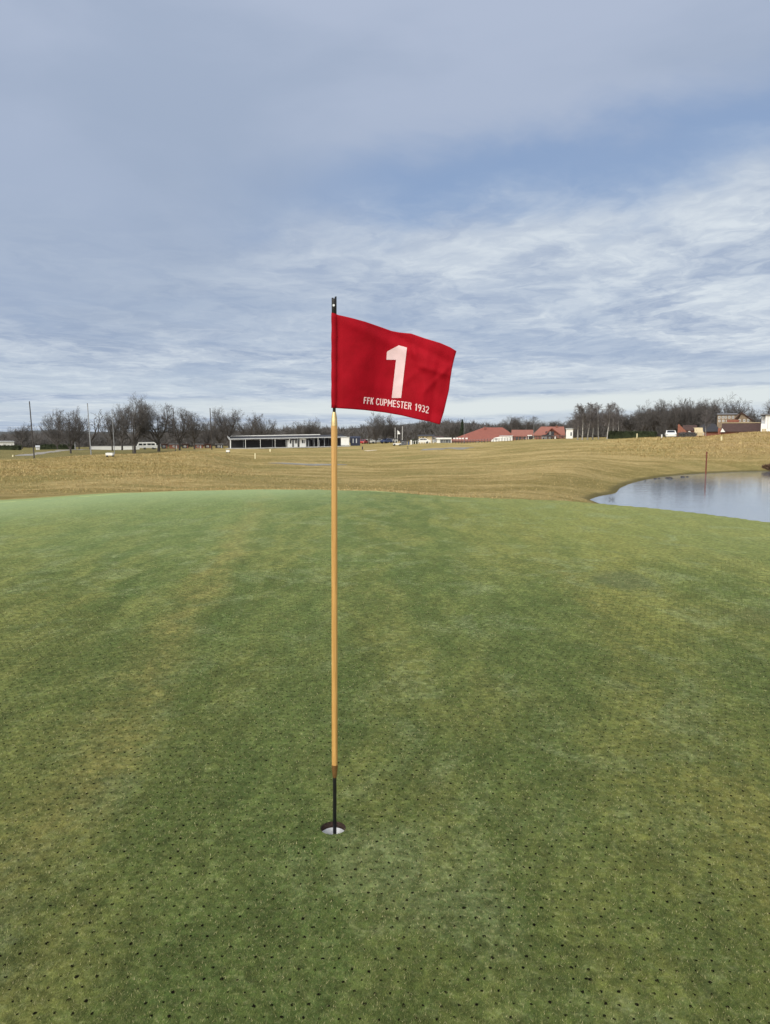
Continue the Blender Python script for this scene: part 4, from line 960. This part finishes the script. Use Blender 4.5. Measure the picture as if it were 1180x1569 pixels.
b.part('gable_wall', 'yellow', MB().add([(b.X(1126), -.6, b.Z(650)), (b.X(1156), -.6, b.Z(650)), (b.X(1134), -.6, b.Z(633.8)), (b.X(1126), -.2, b.Z(650)), (b.X(1156), -.2, b.Z(650)), (b.X(1134), -.2, b.Z(633.8))], [(0, 1, 2), (5, 4, 3), (0, 3, 4, 1), (1, 4, 5, 2), (2, 5, 3, 0)]))
for px in (1098.5, 1104, 1108.5, 1114, 1119.5): b.window(px, px + 3.2, 637.2, 641)
for px in (1099, 1105, 1111, 1117, 1122): b.window(px, px + 3.0, 643.2, 646.4)
for px in (1130, 1137, 1143): b.window(px, px + 3, 642.6, 646.4, -.6)
b.part('balcony', 'brick', MB().box(b.X(1112), b.X(1131), -1.3, -.7, b.Z(646.9), b.Z(643.2)))
b = Bld('white_house', 'white boarded house at the right edge of the hill', 'house', 1163, 1240, 136, 9)
b.wall(1164, 1240, 649, 'white'); b.wall(1170.5, 1240, 635.8, 'white', .0, 9, 649.05, name='upper_wall'); b.wall(1164, 1170.4, 637.5, 'greyw', 1.2, 9, 649.05, name='side_wall')  # side_wall: bluish shade on the white house put into its grey colour
b.part('roof', 'greyroof', MB().box(b.X(1163), b.X(1241), -.4, 9.4, b.Z(635.7), b.Z(634.4)))
for px in (1174, 1178.5, 1183): b.part('board_joint', 'greyw', MB().box(b.X(px), b.X(px) + .09, -.03, -.002, b.Z(657), b.Z(636.5)))
b.window(1165.3, 1168.5, 639, 645, 1.2); b.window(1185, 1192, 639, 645)
for px in (1166, 1169.5): b.part('door', 'beige', MB().box(b.X(px), b.X(px) + .3, -.04, -.002, 0, b.Z(657)))

# left side
b = Bld('flat_white_building', 'flat white building behind the clipped hedge at far left', 'building', -30, 22, 178, 8)
b.wall(-30, 22, 677.2, 'white'); b.part('roof', 'greyw', MB().box(b.X(-30.5), b.X(22.6), -.3, 8.3, b.Z(677.1), b.Z(675.9)))
for px in (5, 8, 17): b.window(px, px + 2, 679.5, 682)
b = Bld('low_white_wall', 'long low white wall running behind the left trees', 'wall', 140, 214, 158, .3)
b.wall(140, 214, 683.6, 'white'); b.part('coping', 'greyw', MB().box(b.X(139.8), b.X(214.2), -.05, .35, b.Z(683.6) + .003, b.Z(683.3)))
b = Bld('white_hut', 'tiny white hut beside the tall pole at far left', 'hut', 54, 61, 150, 1)
b.wall(54.5, 60.5, 684.6, 'white'); b.gable(54, 61, 682.6, 684.6, 'greyw', over=.1); b.window(55.5, 57.4, 685, 687)
def caravan(px, Y, label, rz, w=4.2):
    X = Xat(px, Y); e = empty('caravan', (X, Y, h(X, Y)), label, 'caravan', 'white caravans parked under the trees', rz); e.scale = (.8, .8, .66)
    pr = [(-w / 2, .55), (-w / 2 - .1, 1.3), (-w / 2 + .35, 2.35), (w / 2 - .2, 2.4), (w / 2, 1.6), (w / 2, .45), (0.4, .42)]
    n = len(pr); v = [(x, -1.05, z) for x, z in pr] + [(x, 1.05, z) for x, z in pr]
    MB().add(v, [tuple(range(n)), tuple(range(2 * n - 1, n - 1, -1))] + [((k + 1) % n, k, n + k, n + (k + 1) % n) for k in range(n)]).build('body', M['white'], e)
    for a, b_ in ((-w / 2 + .35, -w / 2 + 1.3), (-.3, .6), (1.0, 1.5)): MB().box(a, b_, -1.08, -1.052, 1.35, 1.95).build('window', M['glass'], e)
    MB().box(-w / 2, w / 2, -1.07, -1.053, .8, .9).build('stripe', M['greyw'], e)
    for y in (-.95, .95): MB().tube((.1, y - .1, .33), (.1, y + .1, .33), .33, n=16).build('wheel', M['tyre'], e)
    MB().tube((-w / 2, 0, .5), (-w / 2 - 1.1, 0, .45), .05).build('tow_bar', M['dark'], e)
caravan(221, 158, 'white caravan under the trees, left one', .35, 3.6); caravan(235, 158, 'white caravan under the trees, right one beside the forked trunk', .1, 3.4)
for k, (px, w, m_, lab) in enumerate([(252, 9, 'dark', 'dark cabin right of the caravans'), (267, 15, 'brick', 'brick-red cabin beneath the straight-trunked tree'), (284, 10, 'dark', 'dark flat cabin between two reddish cabins'), (304, 15, 'brick', 'reddish cabin under the right-hand bare trees'), (319, 11, 'darktile', 'brown cabin just left of the lone dark pole'), (336, 12, 'dark', 'dark cabin between the lone pole and the range shelter')]):
    b = Bld('cabin', lab, 'cabin', px - w / 2, px + w / 2, 166, 3, 'small cabins behind the course on the left')
    b.wall(px - w / 2, px + w / 2, 681.2, m_); b.part('roof', 'greyroof' if k % 2 else 'darktile', MB().box(b.X(px - w / 2 - .6), b.X(px + w / 2 + .6), -.3, 3.3, b.Z(681.2) + .003, b.Z(680.1)))
    b.window(px - 2.5, px + 1, 682.6, 685.2, frame='white' if k % 3 else 'greyw'); b.part('door', 'greyw' if k % 2 else 'brick', MB().box(b.X(px + 2.4), b.X(px + 4.2), -.04, -.002, 0, b.Z(682.3)))

# driving range shelter: an open roof on posts running away to the right
A = Vector((Xat(352, 152), 152, 0)); Bp = Vector((Xat(531, 160), 160, 0)); dv = Bp - A; Ls = dv.length; rz = math.atan2(dv.y, dv.x)
zA = h(A.x, A.y); zB = h(Bp.x, Bp.y); sh = empty('range_shelter', (A.x, A.y, zA), 'long open driving range shelter with white roof edges and posts', 'shelter', rz=rz)
tA, tB = zat(672.8, 152) - zA, zat(669.4, 160) - zA; bB = zB - zA
def sl(x): return bB * x / Ls
def slt(x): return tA + (tB - tA) * x / Ls
def beam(x0, x1, y0, y1, dz0, dz1, f=slt): return MB().add([(x0, y0, f(x0) + dz0), (x1, y0, f(x1) + dz0), (x1, y1, f(x1) + dz0), (x0, y1, f(x0) + dz0), (x0, y0, f(x0) + dz1), (x1, y0, f(x1) + dz1), (x1, y1, f(x1) + dz1), (x0, y1, f(x0) + dz1)], [(3, 2, 1, 0), (4, 5, 6, 7), (0, 1, 5, 4), (1, 2, 6, 5), (2, 3, 7, 6), (3, 0, 4, 7)])
beam(0, Ls, -.1, .1, -.10, .10).build('roof_edge', M['greyw'], sh)
beam(.3, Ls * .8, 3.6, 3.8, .50, .70).build('roof_edge', M['white'], sh)
rf = MB().add([(0.2, .1, slt(0) - .05), (Ls, .1, slt(Ls) - .05), (Ls, 3.6, slt(Ls) + .45), (.2, 3.6, slt(0) + .45), (.2, .1, slt(0) + .03), (Ls, .1, slt(Ls) + .03), (Ls, 3.6, slt(Ls) + .53), (.2, 3.6, slt(0) + .53)], [(3, 2, 1, 0), (4, 5, 6, 7), (0, 1, 5, 4), (1, 2, 6, 5), (2, 3, 7, 6), (3, 0, 4, 7)]).build('roof', M['dark'], sh)
MB().add([(-.1, -.15, tA - .2), (-.1, 3.9, tA + .4), (-.1, 3.9, tA + .7), (-.1, -.15, tA + .2), (.1, -.15, tA - .2), (.1, 3.9, tA + .4), (.1, 3.9, tA + .7), (.1, -.15, tA + .2)], [(0, 1, 2, 3), (7, 6, 5, 4), (0, 4, 5, 1), (1, 5, 6, 2), (2, 6, 7, 3), (3, 7, 4, 0)]).build('end_fascia', M['greyw'], sh)
beam(-.5, Ls + .5, -1.2, 4.2, -.05, .12, sl).build('floor_slab', M['slab'], sh)
for k in range(9):
    x = .15 + k * (Ls - .3) / 8
    MB().box(x - (.10 if k == 0 else .035), x + (.10 if k == 0 else .035), -.06, .06, sl(x), slt(x) - .13).build('post', M['white'], sh)
    if k % 2: MB().box(x - .04, x + .04, 3.5, 3.6, sl(x), slt(x) + .45).build('post', M['greyw'], sh)
for k in range(12):                      # bay dividers, low boards
    x = Ls * (.675 + .0155 * k); MB().box(x - .04, x + .04, 1.0, 3.2, sl(x) + .12, sl(x) + (2.0 if k % 2 else 1.55)).build('bay_divider', M['greyw' if k % 3 == 0 else 'dark'], sh)
bk = beam(.3, Ls * .99, 3.82, 3.90, .12, 1.7, sl).build('back_panel', M['dark'], sh)
for (a, b_, hh, m_) in ((.49, .53, 1.6, 'white'), (.545, .575, 1.6, 'white'), (.595, .65, 2.05, 'white')):
    x0, x1 = Ls * a, Ls * b_; bx_ = MB().box(x0, x1, .9, 3.4, sl(x0) + .12, sl(x0) + hh).build('booth', M[m_], sh)
    MB().box(x0 + (x1 - x0) * .35, x0 + (x1 - x0) * .8, .86, .898, sl(x0) + .9, sl(x0) + 1.6).build('hatch', M['glass'], bx_)
b = Bld('white_kiosk', 'square white kiosk just right of the flagstick', 'kiosk', 522, 536, 181, 2.5)
b.wall(522.5, 535.3, 670.3, 'white'); b.part('roof', 'greyw', MB().box(b.X(522), b.X(536), -.15, 2.6, b.Z(670.3) + .003, b.Z(669.4))); b.part('step', 'slab', MB().box(b.X(521), b.X(537), -1.0, -.01, 0, .35))
b.part('door', 'white', MB().box(b.X(531), b.X(534.4), -.04, -.002, .36, b.Z(672)))
b = Bld('navy_container', 'dark navy container with paler stripes beside the white kiosk', 'container', 536.8, 552.5, 182, 3)
b.wall(537, 552, 670.4, 'navy'); b.part('roof', 'navy', MB().prism([(-.15, b.Z(670.4) + .003), (1.5, b.Z(668.8)), (3.15, b.Z(670.4) + .003)], b.X(536.6), b.X(552.4)))
for px in (540.5, 545.5): b.part('window', 'silver', MB().box(b.X(px), b.X(px) + .22, -.04, -.002, .8, 1.9))
b = Bld('grey_shed', 'small grey shed with a dark window before the woods', 'shed', 613.5, 624, 172, 2)
b.wall(614, 623.6, 675.2, 'greyroof'); b.part('roof', 'dark', MB().box(b.X(613.3), b.X(624.2), -.2, 2.2, b.Z(675.2) + .003, b.Z(674.3))); b.window(616, 619.2, 676.6, 680.4, frame='greyw', bar=False)
b = Bld('blue_bin', 'dark blue bin standing at the right of the grey shed', 'bin', 624.6, 627.6, 171, .5)
b.wall(624.8, 627.4, 676.6, 'bluep'); b.part('lid', 'dark', MB().box(b.X(624.5), b.X(627.7), -.05, .55, b.Z(676.6) + .003, b.Z(676)))
b = Bld('white_sign', 'upright white sign between blue bin and black hedge', 'sign', 629, 631, 178, .1)
b.wall(629, 631.2, 674.2, 'white', name='panel'); b.part('foot', 'dark', MB().box(b.X(628.7), b.X(631.5), -.1, .2, 0, .2))

# vehicles
def car(px, Y, m_, label, rz, grp='cars parked behind the course', van=False):
    X = Xat(px, Y); e = empty('parked_van' if van else 'parked_car', (X, Y, h(X, Y)), label, 'van' if van else 'car', grp, rz)
    pr = [(-2.1, .35), (-2.15, .75), (-1.95, .95), (-1.2, 1.02), (-.55, 1.42), (.9, 1.46), (1.7, 1.05), (2.1, .95), (2.15, .4)] if not van else [(-2.4, .35), (-2.45, .95), (-1.9, 1.15), (-1.4, 1.9), (2.3, 1.95), (2.4, .4)]
    n = len(pr); v = [(x, -.86 + (.12 if z > 1.1 else 0), z) for x, z in pr] + [(x, .86 - (.12 if z > 1.1 else 0), z) for x, z in pr]
    bd = MB().add(v, [tuple(range(n)), tuple(range(2 * n - 1, n - 1, -1))] + [((k + 1) % n, k, n + k, n + (k + 1) % n) for k in range(n)]).build('body', M[m_], e)
    for sy in (-1, 1):
        wv_ = [(-.95, 1.02), (-.5, 1.34), (.15, 1.37), (.15, 1.02)], [(.22, 1.02), (.22, 1.37), (.85, 1.38), (1.35, 1.05)]
        if van: wv_ = ([(-1.55, 1.2), (-1.3, 1.75), (-.7, 1.78), (-.7, 1.2)],)
        for q in wv_:
            nn = len(q); y0 = sy * .80; y1 = sy * .88; vv_ = [(x, y0 if z < 1.1 else y0 - sy * .03, z) for x, z in q] + [(x, y1 if z < 1.1 else y1 - sy * .06, z) for x, z in q]
            MB().add(vv_, [tuple(range(nn)), tuple(range(2 * nn - 1, nn - 1, -1))] + [((k + 1) % nn, k, nn + k, nn + (k + 1) % nn) for k in range(nn)]).build('window', M['glass'], e)
        for x in (-1.3, 1.35): MB().tube((x, sy * .70, .32), (x, sy * .90, .32), .32, n=14).build('wheel', M['tyre'], e)
        MB().box(-2.16 if not van else -2.46, -2.09 if not van else -2.38, sy * .72 - .14, sy * .72 + .14, .62, .78).build('headlight', M['silver'], e)
    zt_ = 1.43 if not van else 1.85
    if not van: MB().add([(-1.17, -.68, 1.06), (-1.17, .68, 1.06), (-.62, .62, 1.41), (-.62, -.62, 1.41), (-1.10, -.68, 1.02), (-1.10, .68, 1.02), (-.55, .62, 1.37), (-.55, -.62, 1.37)], [(0, 1, 2, 3), (7, 6, 5, 4), (0, 4, 5, 1), (2, 6, 7, 3)]).build('windscreen', M['glass'], e)
for a in [(557, 222, 'redp', 'dark red car beside the navy container', 1.3), (564, 228, 'white', 'white car parked right of the navy container', .5), (579, 230, 'silver', 'silver car parked behind the middle of the course', .1),
          (508, 200, 'dark', 'dark car parked behind the shelter just left of the flagstick', .1), (592, 228, 'bluep', 'dark blue car parked left of the flagpoles', .9), (601, 232, 'white', 'white car parked behind the golf cart', 1.2), (647, 196, 'white', 'white car in front of the beige building', .05)]:
    car(*a)
car(1027, 132, 'white', 'white car parked left of the brick gable house', 1.25, 'cars parked on the right hill')
car(1067, 139, 'beige', 'cream van parked right of the brown bush', 1.35, 'cars parked on the right hill', True)
X = Xat(608.5, 170); gc_ = empty('golf_cart', (X, 170, h(X, 170)), 'white golf cart with dark canopy below the white flagpoles', 'golf cart', rz=.15)
MB().prism([(-.5, .25), (.5, .25), (.5, .6), (-.5, .6)], -.9, .9).build('body', M['white'], gc_); MB().box(-.8, .75, -.62, .62, 1.62, 1.74).build('canopy', M['dark'], gc_)
MB().box(-.1, .5, -.45, .45, .6, .75).box(.4, .55, -.45, .45, .75, 1.15).build('seat', M['beige'], gc_)
for x in (-.7, .65):
    for y in (-.5, .5): MB().tube((x, y, .6), (x, y, 1.63), .03).build('canopy_post', M['dark'], gc_); MB().tube((x, y * 1.04 - .09, .22), (x, y * 1.04 + .09, .22), .22, n=12).build('wheel', M['tyre'], gc_)

# ------------------------------------------------------------------ poles, stakes, fence, small things
def pole(px, top, Y, r, m_, label, grp, lean=0.0, name='tall_pole'):
    X = Xat(px, Y); z0 = h(X, Y); ht = zat(top, Y) - z0; e = empty(name, (X, Y, z0), label, 'pole', grp); e.rotation_euler = (0, lean, 0)
    MB().tube((0, 0, -.3), (0, 0, ht), r, r * .72, 8).build('shaft', M[m_], e); MB().lathe([(r * .8, ht), (r * .85, ht + .05), (.01, ht + .12)], 8).build('cap', M['dark'], e); return e
GP_ = 'tall poles standing along the left of the course'
pole(51.5, 616, 92, .085, 'polewood', 'tall dark pole standing nearest the left edge of the photo', GP_, -.035)
pole(139, 619, 104, .085, 'polegrey', 'tall grey pole right of the many-stemmed tree', GP_, -.03)
pole(175, 628, 106, .055, 'polegrey', 'thin pale pole directly above the white box on the grass', GP_, -.02)
pole(203, 630, 112, .06, 'polewood', 'dark pole in front of the tallest tree of the left row', GP_, -.01)
pole(115, 656, 150, .10, 'polegrey', 'short pale pole between the many-stemmed tree and grey pole', GP_, -.01)
pole(268.5, 627, 120, .07, 'polewood', 'dark pole in front of the straight-trunked tree', GP_, -.02)
pole(324.5, 626, 135, .10, 'polewood', 'lone dark pole left of the range shelter', GP_, -.02)
for px, top, lab in ((605.5, 655, 'left of three flagpoles behind the golf cart'), (609, 659, 'middle flagpole of three, carrying a small white flag'), (616.5, 653, 'right of three flagpoles, above the grey shed')):
    e = pole(px, top, 186, .06, 'white', 'white ' + lab if not lab.startswith('white') else lab, 'white flagpoles in the middle distance', 0, 'white_flagpole')
X = Xat(609, 186); fl = MB(); q = [(0, 0, 0), (.35, .1, -.25), (.65, -.05, -.9), (.25, .05, -1.0), (0, 0, -.9)]
fl.add(q + [(x, y + .02, z) for x, y, z in q], [(0, 1, 2, 3, 4), (9, 8, 7, 6, 5)] + [(k, (k + 1) % 5, 5 + (k + 1) % 5, 5 + k) for k in range(5)])
wf = fl.build('white_flag', M['white']); wf.location = (X + .07, 186, zat(659.6, 186)); tag(wf, 'small limp white flag on the middle white flagpole', 'flag')
pole(711, 640, 186, .045, 'polegrey', 'thin tall mast in front of the red tiled hall', 'thin masts on the right', 0, 'thin_mast'); pole(817.5, 648, 182, .04, 'polegrey', 'thin mast left of the red-roofed house', 'thin masts on the right', 0, 'thin_mast')
def stake(px, base, top, w, m_, label, cat='stake', name='marker_stake', grp='marker stakes on the course'):
    p = hit(px, base); s = p.y / F; hh = max(.12, (base - top) * s); e = empty(name, p, label, cat, grp)
    MB().box(-w * s / 2, w * s / 2, -w * s / 2, w * s / 2, -.1, hh * .92).build('post', M[m_], e)
    MB().add([(-w * s / 2, -w * s / 2, hh * .921), (w * s / 2, -w * s / 2, hh * .921), (w * s / 2, w * s / 2, hh * .921), (-w * s / 2, w * s / 2, hh * .921), (0, 0, hh)], [(0, 1, 4), (1, 2, 4), (2, 3, 4), (3, 0, 4), (3, 2, 1, 0)]).build('tip', M[m_], e)
stake(391, 703, 694.2, 1.5, 'yellowp', 'cream stake on the fairway below the range shelter'); stake(414, 692, 688, 2, 'yellowp', 'short cream stake right of the taller fairway stake')
stake(1105.3, 675, 668.6, 1.6, 'yellowp', 'pale stake on the brown hill above the pond'); stake(555.5, 689, 684, 1.6, 'dark', 'small dark post below the navy container')
stake(20, 700, 697, 1.6, 'yellowp', 'tiny pale stake at far left edge near the path'); stake(976, 671.5, 664, 1.2, 'yellowp', 'pale stake in front of the dark green hedge')
stake(1014, 671, 665.5, 1.3, 'white', 'white stake left of the parked white car'); stake(625, 688, 683, .8, 'dark', 'thin dark stake below the blue bin')
def block(px0, px1, top, base, label, name, cat, m_='white'):
    p = hit((px0 + px1) / 2, base); s = p.y / F; w = (px1 - px0) * s / 2; e = empty(name, p, label, cat); hh = (base - top) * s
    MB().box(-w, w, -.2, .2, .12, hh).build('panel', M[m_], e)
    for x in (-w * .8, w * .8): MB().box(x - .04, x + .04, -.1, .1, -.1, .119).build('foot', M['dark'], e)
block(163.5, 174, 694, 700, 'white box sign on the grass in front of the tallest trees', 'white_box', 'box'); block(347, 352, 689.6, 694, 'small white box at the left foot of the range shelter', 'white_box', 'box')
# post-and-rail fence before the hall and the house
fe = empty('post_fence', (Xat(770, 184), 184, 0), 'low post-and-rail fence in front of the red-roofed buildings', 'fence'); ox = Xat(770, 184)
pxs = np.linspace(694, 866, 40); pts = [(Xat(p, 184) - ox, h(Xat(p, 184), 184)) for p in pxs]
for x, z in pts: MB().box(x - .05, x + .05, -.05, .05, z - .1, z + .95).build('post', M['polewood'], fe)
for dz in (.45, .85):
    mb = MB()
    for (x0, z0), (x1, z1) in zip(pts[:-1], pts[1:]): mb.tube((x0, -.07, z0 + dz), (x1, -.07, z1 + dz), .03, n=4)
    mb.build('rail', M['polegrey'], fe)
fe = empty('white_rail_fence', (Xat(648, 187), 187, 0), 'low pale fence before the beige building', 'fence'); ox = Xat(648, 187); pts = [(Xat(p, 187) - ox, h(Xat(p, 187), 187)) for p in np.linspace(633, 664, 9)]
for x, z in pts: MB().box(x - .06, x + .06, -.05, .05, z - .1, z + .85).build('post', M['white'], fe)
mb = MB()
for (x0, z0), (x1, z1) in zip(pts[:-1], pts[1:]): mb.tube((x0, -.07, z0 + .75), (x1, -.07, z1 + .75), .04, n=4)
mb.build('rail', M['white'], fe)
# red post in the pond
Yp = YatZ(726.5, WZ); Xp = Xat(1081.5, Yp, 726); e = empty('pond_post', (Xp, Yp, WZ - .5), 'thin rust-red post standing in the pond', 'post')
MB().tube((0, 0, 0), (0, 0, zat(694, Yp) - WZ + .5), .055, .05, 10).build('shaft', M['rust'], e); MB().lathe([(.065, zat(694, Yp) - WZ + .48), (.065, zat(694, Yp) - WZ + .56), (.02, zat(694, Yp) - WZ + .6)], 10).build('cap', M['rust'], e)
# stones by the shore
rnd = random.Random(3)
for k, (px, py, w, lab) in enumerate([(1004, 733.6, 5, 'leftmost dark stone breaking the pond surface'), (1010, 733.4, 4, 'small dark stone second from left in the pond'), (1022, 732.6, 6, 'low dark stone left of the largest pond stone'), (1027, 733, 9, 'largest dark stone in the pond'), (1046, 730.8, 7, 'dark stone nearest the far shore'), (1053, 730.6, 4, 'small dark stone nearest the red post')]):
    Y = YatZ(py, WZ); s = Y / F * w / 2; b_ = bmesh.new(); bmesh.ops.create_icosphere(b_, subdivisions=2, radius=1)
    for v in b_.verts: v.co = Vector((v.co.x * s, v.co.y * s * .8, v.co.z * s * .42)) * rnd.uniform(.8, 1.15)
    me = bpy.data.meshes.new('stone'); b_.to_mesh(me); b_.free(); o = link('stone', me, M['stone']); o.location = (Xat(px, Y, py), Y, WZ + .01); tag(o, lab, 'stone', 'dark stones in the pond')
# reeds by the near corner
for px, py, lab in ((940, 766, 'small dark reed tuft in the near corner of the pond'), (988, 737, 'tiny reed tuft by the far shore of the pond')):
    Y = YatZ(py, WZ); mb = MB()
    for k in range(9): mb.tube((rnd.gauss(0, .08), rnd.gauss(0, .08), -.1), (rnd.gauss(0, .12), rnd.gauss(0, .12), rnd.uniform(.05, .15)), .008, .004, 4)
    o = mb.build('reed_tuft', M['polewood']); o.location = (Xat(px, Y, py), Y, WZ); tag(o, lab, 'reeds', 'reed tufts in the pond')
# sheets on the ground: path, sandy patches
def ribbon(name, label, pts, w, m_, wob=.15):
    P3 = [hit(a, b_) for a, b_ in pts]; q = []
    for i in range(len(P3) - 1):
        for t in range(12): q.append(P3[i].lerp(P3[i + 1], t / 12))
    q.append(P3[-1]); v = []; f = []
    for i, p in enumerate(q):
        d = (q[min(i + 1, len(q) - 1)] - q[max(i - 1, 0)]); d.z = 0; d.normalize(); nn = Vector((-d.y, d.x, 0)); ww = w * (1 + wob * math.sin(i * .9) + wob * .6 * math.sin(i * 2.3))
        for k in range(5): c_ = p + nn * ww * (k / 2 - 1) / 2; v.append((c_.x, c_.y, h(c_.x, c_.y) + .02))
    for i in range(len(q) - 1):
        for k in range(4): a = 5 * i + k; f.append((a, a + 1, a + 6, a + 5))
    tag(MB().add(v, f, True).build(name, M[m_]), label, kind='structure')
ribbon('path', 'pale gravel path curving below the left trees', [(36, 698.5), (60, 695), (85, 691.5), (112, 689.3), (140, 688.8)], 2.2, 'gravel')
def patch(name, label, px, py, rx, ry, m_, seed):
    c_ = hit(px, py); r = random.Random(seed); ph = [r.uniform(0, 6.28) for _ in range(4)]; v = [(c_.x, c_.y, h(c_.x, c_.y) + .02)]; f = []; n = 40; rings = 8
    for j in range(1, rings + 1):
        for k in range(n):
            a = 6.283 * k / n; g = j / rings * (1 + .22 * math.sin(2 * a + ph[0]) + .14 * math.sin(3 * a + ph[1]) + .08 * math.sin(7 * a + ph[2])); x, y = c_.x + rx * g * math.cos(a), c_.y + ry * g * math.sin(a); v.append((x, y, h(x, y) + .022))
    for k in range(n): f.append((0, 1 + k, 1 + (k + 1) % n))
    for j in range(rings - 1):
        for k in range(n): a = 1 + j * n + k; b_ = 1 + j * n + (k + 1) % n; f.append((a, a + n, b_ + n, b_))
    tag(MB().add(v, f, True).build(name, M[m_]), label, kind='structure')
patch('sand_patch', 'shallow grey sandy patch left of the flagstick', 474, 711.5, 2.6, 2.2, 'sand', 1); patch('sand_patch', 'grey bare patch in front of the pavilion', 702, 686.5, 2.6, 6, 'sand', 2)
patch('sand_patch', 'small bare patch left of the grey one', 664, 688, 1.6, 4, 'sand', 3); patch('worn_patch', 'small pale worn patch below the parked cars', 567, 690.5, .9, 3, 'pale', 4)

# tussocky winter grass on the mounds
rg = np.random.RandomState(21); N = 420000
px = rg.uniform(-60, 1240, N); Y = np.exp(rg.uniform(math.log(23), math.log(125), N)); X = (px - CX) / F * Y
z, sg_, sp_n = H(X, Y, True)
rough = np.clip((px - 860) / 120, 0, 1) * np.clip((Y - 58) / 14, 0, 1) + np.clip((430 - px) / 160, 0, 1) * np.clip((Y - 30) / 10, 0, 1) * np.clip((82 - Y) / 12, 0, 1)
cl_ = wavy(X, Y, 3.1, 2) + wavy(X, Y, 1.1, 9)
keep = (sg_ > 2.2) & (sp_n > .35) & (rg.rand(N) < .10 + .9 * rough * np.clip(.55 + cl_ * 1.2, 0, 1))
X, Y, z, rough = X[keep], Y[keep], z[keep], rough[keep]; n = len(X)
hh = (.03 + rg.rand(n) * (.04 + (.05 + .11 * (X > 0)) * rough)) ; a = rg.uniform(0, 6.283, n); w = (.004 + .00028 * Y) * rg.uniform(.7, 1.5, n); lean = hh * rg.uniform(.3, 1.4, n)
b2 = a + rg.normal(1.57, .5, n); s_ = np.stack([np.cos(b2) * w, np.sin(b2) * w, np.zeros(n)], -1); c_ = np.stack([X, Y, z - .01], -1); t_ = np.stack([np.cos(a) * lean, np.sin(a) * lean, hh], -1)
me = npmesh('rough_grass', np.stack([c_ - s_, c_ + s_, c_ + t_], 1).reshape(-1, 3), np.arange(3 * n).reshape(-1, 3)); attr(me, 'rnd', np.repeat(rg.rand(n), 3))
rm, nt = mat('dry_grass'); rv = nd(nt, 'ShaderNodeAttribute', attribute_name='rnd').outputs['Fac']; P = nd(nt, 'ShaderNodeNewGeometry').outputs['Position']
c = MIX(nt, rv, (.27, .19, .075), (.56, .43, .215)); c = MIX(nt, MR(nt, NZ(nt, P, .15, 4), .45, .65, 0, .5), c, (.26, .23, .08))
out(nt, nd(nt, 'ShaderNodeBsdfPrincipled', {'Base Color': c, 'Roughness': .9, 'Specular IOR Level': .05}))
tag(link('rough_grass', me, rm), 'dry tan tussock grass on the mounds and the hill', 'grass', kind='stuff')
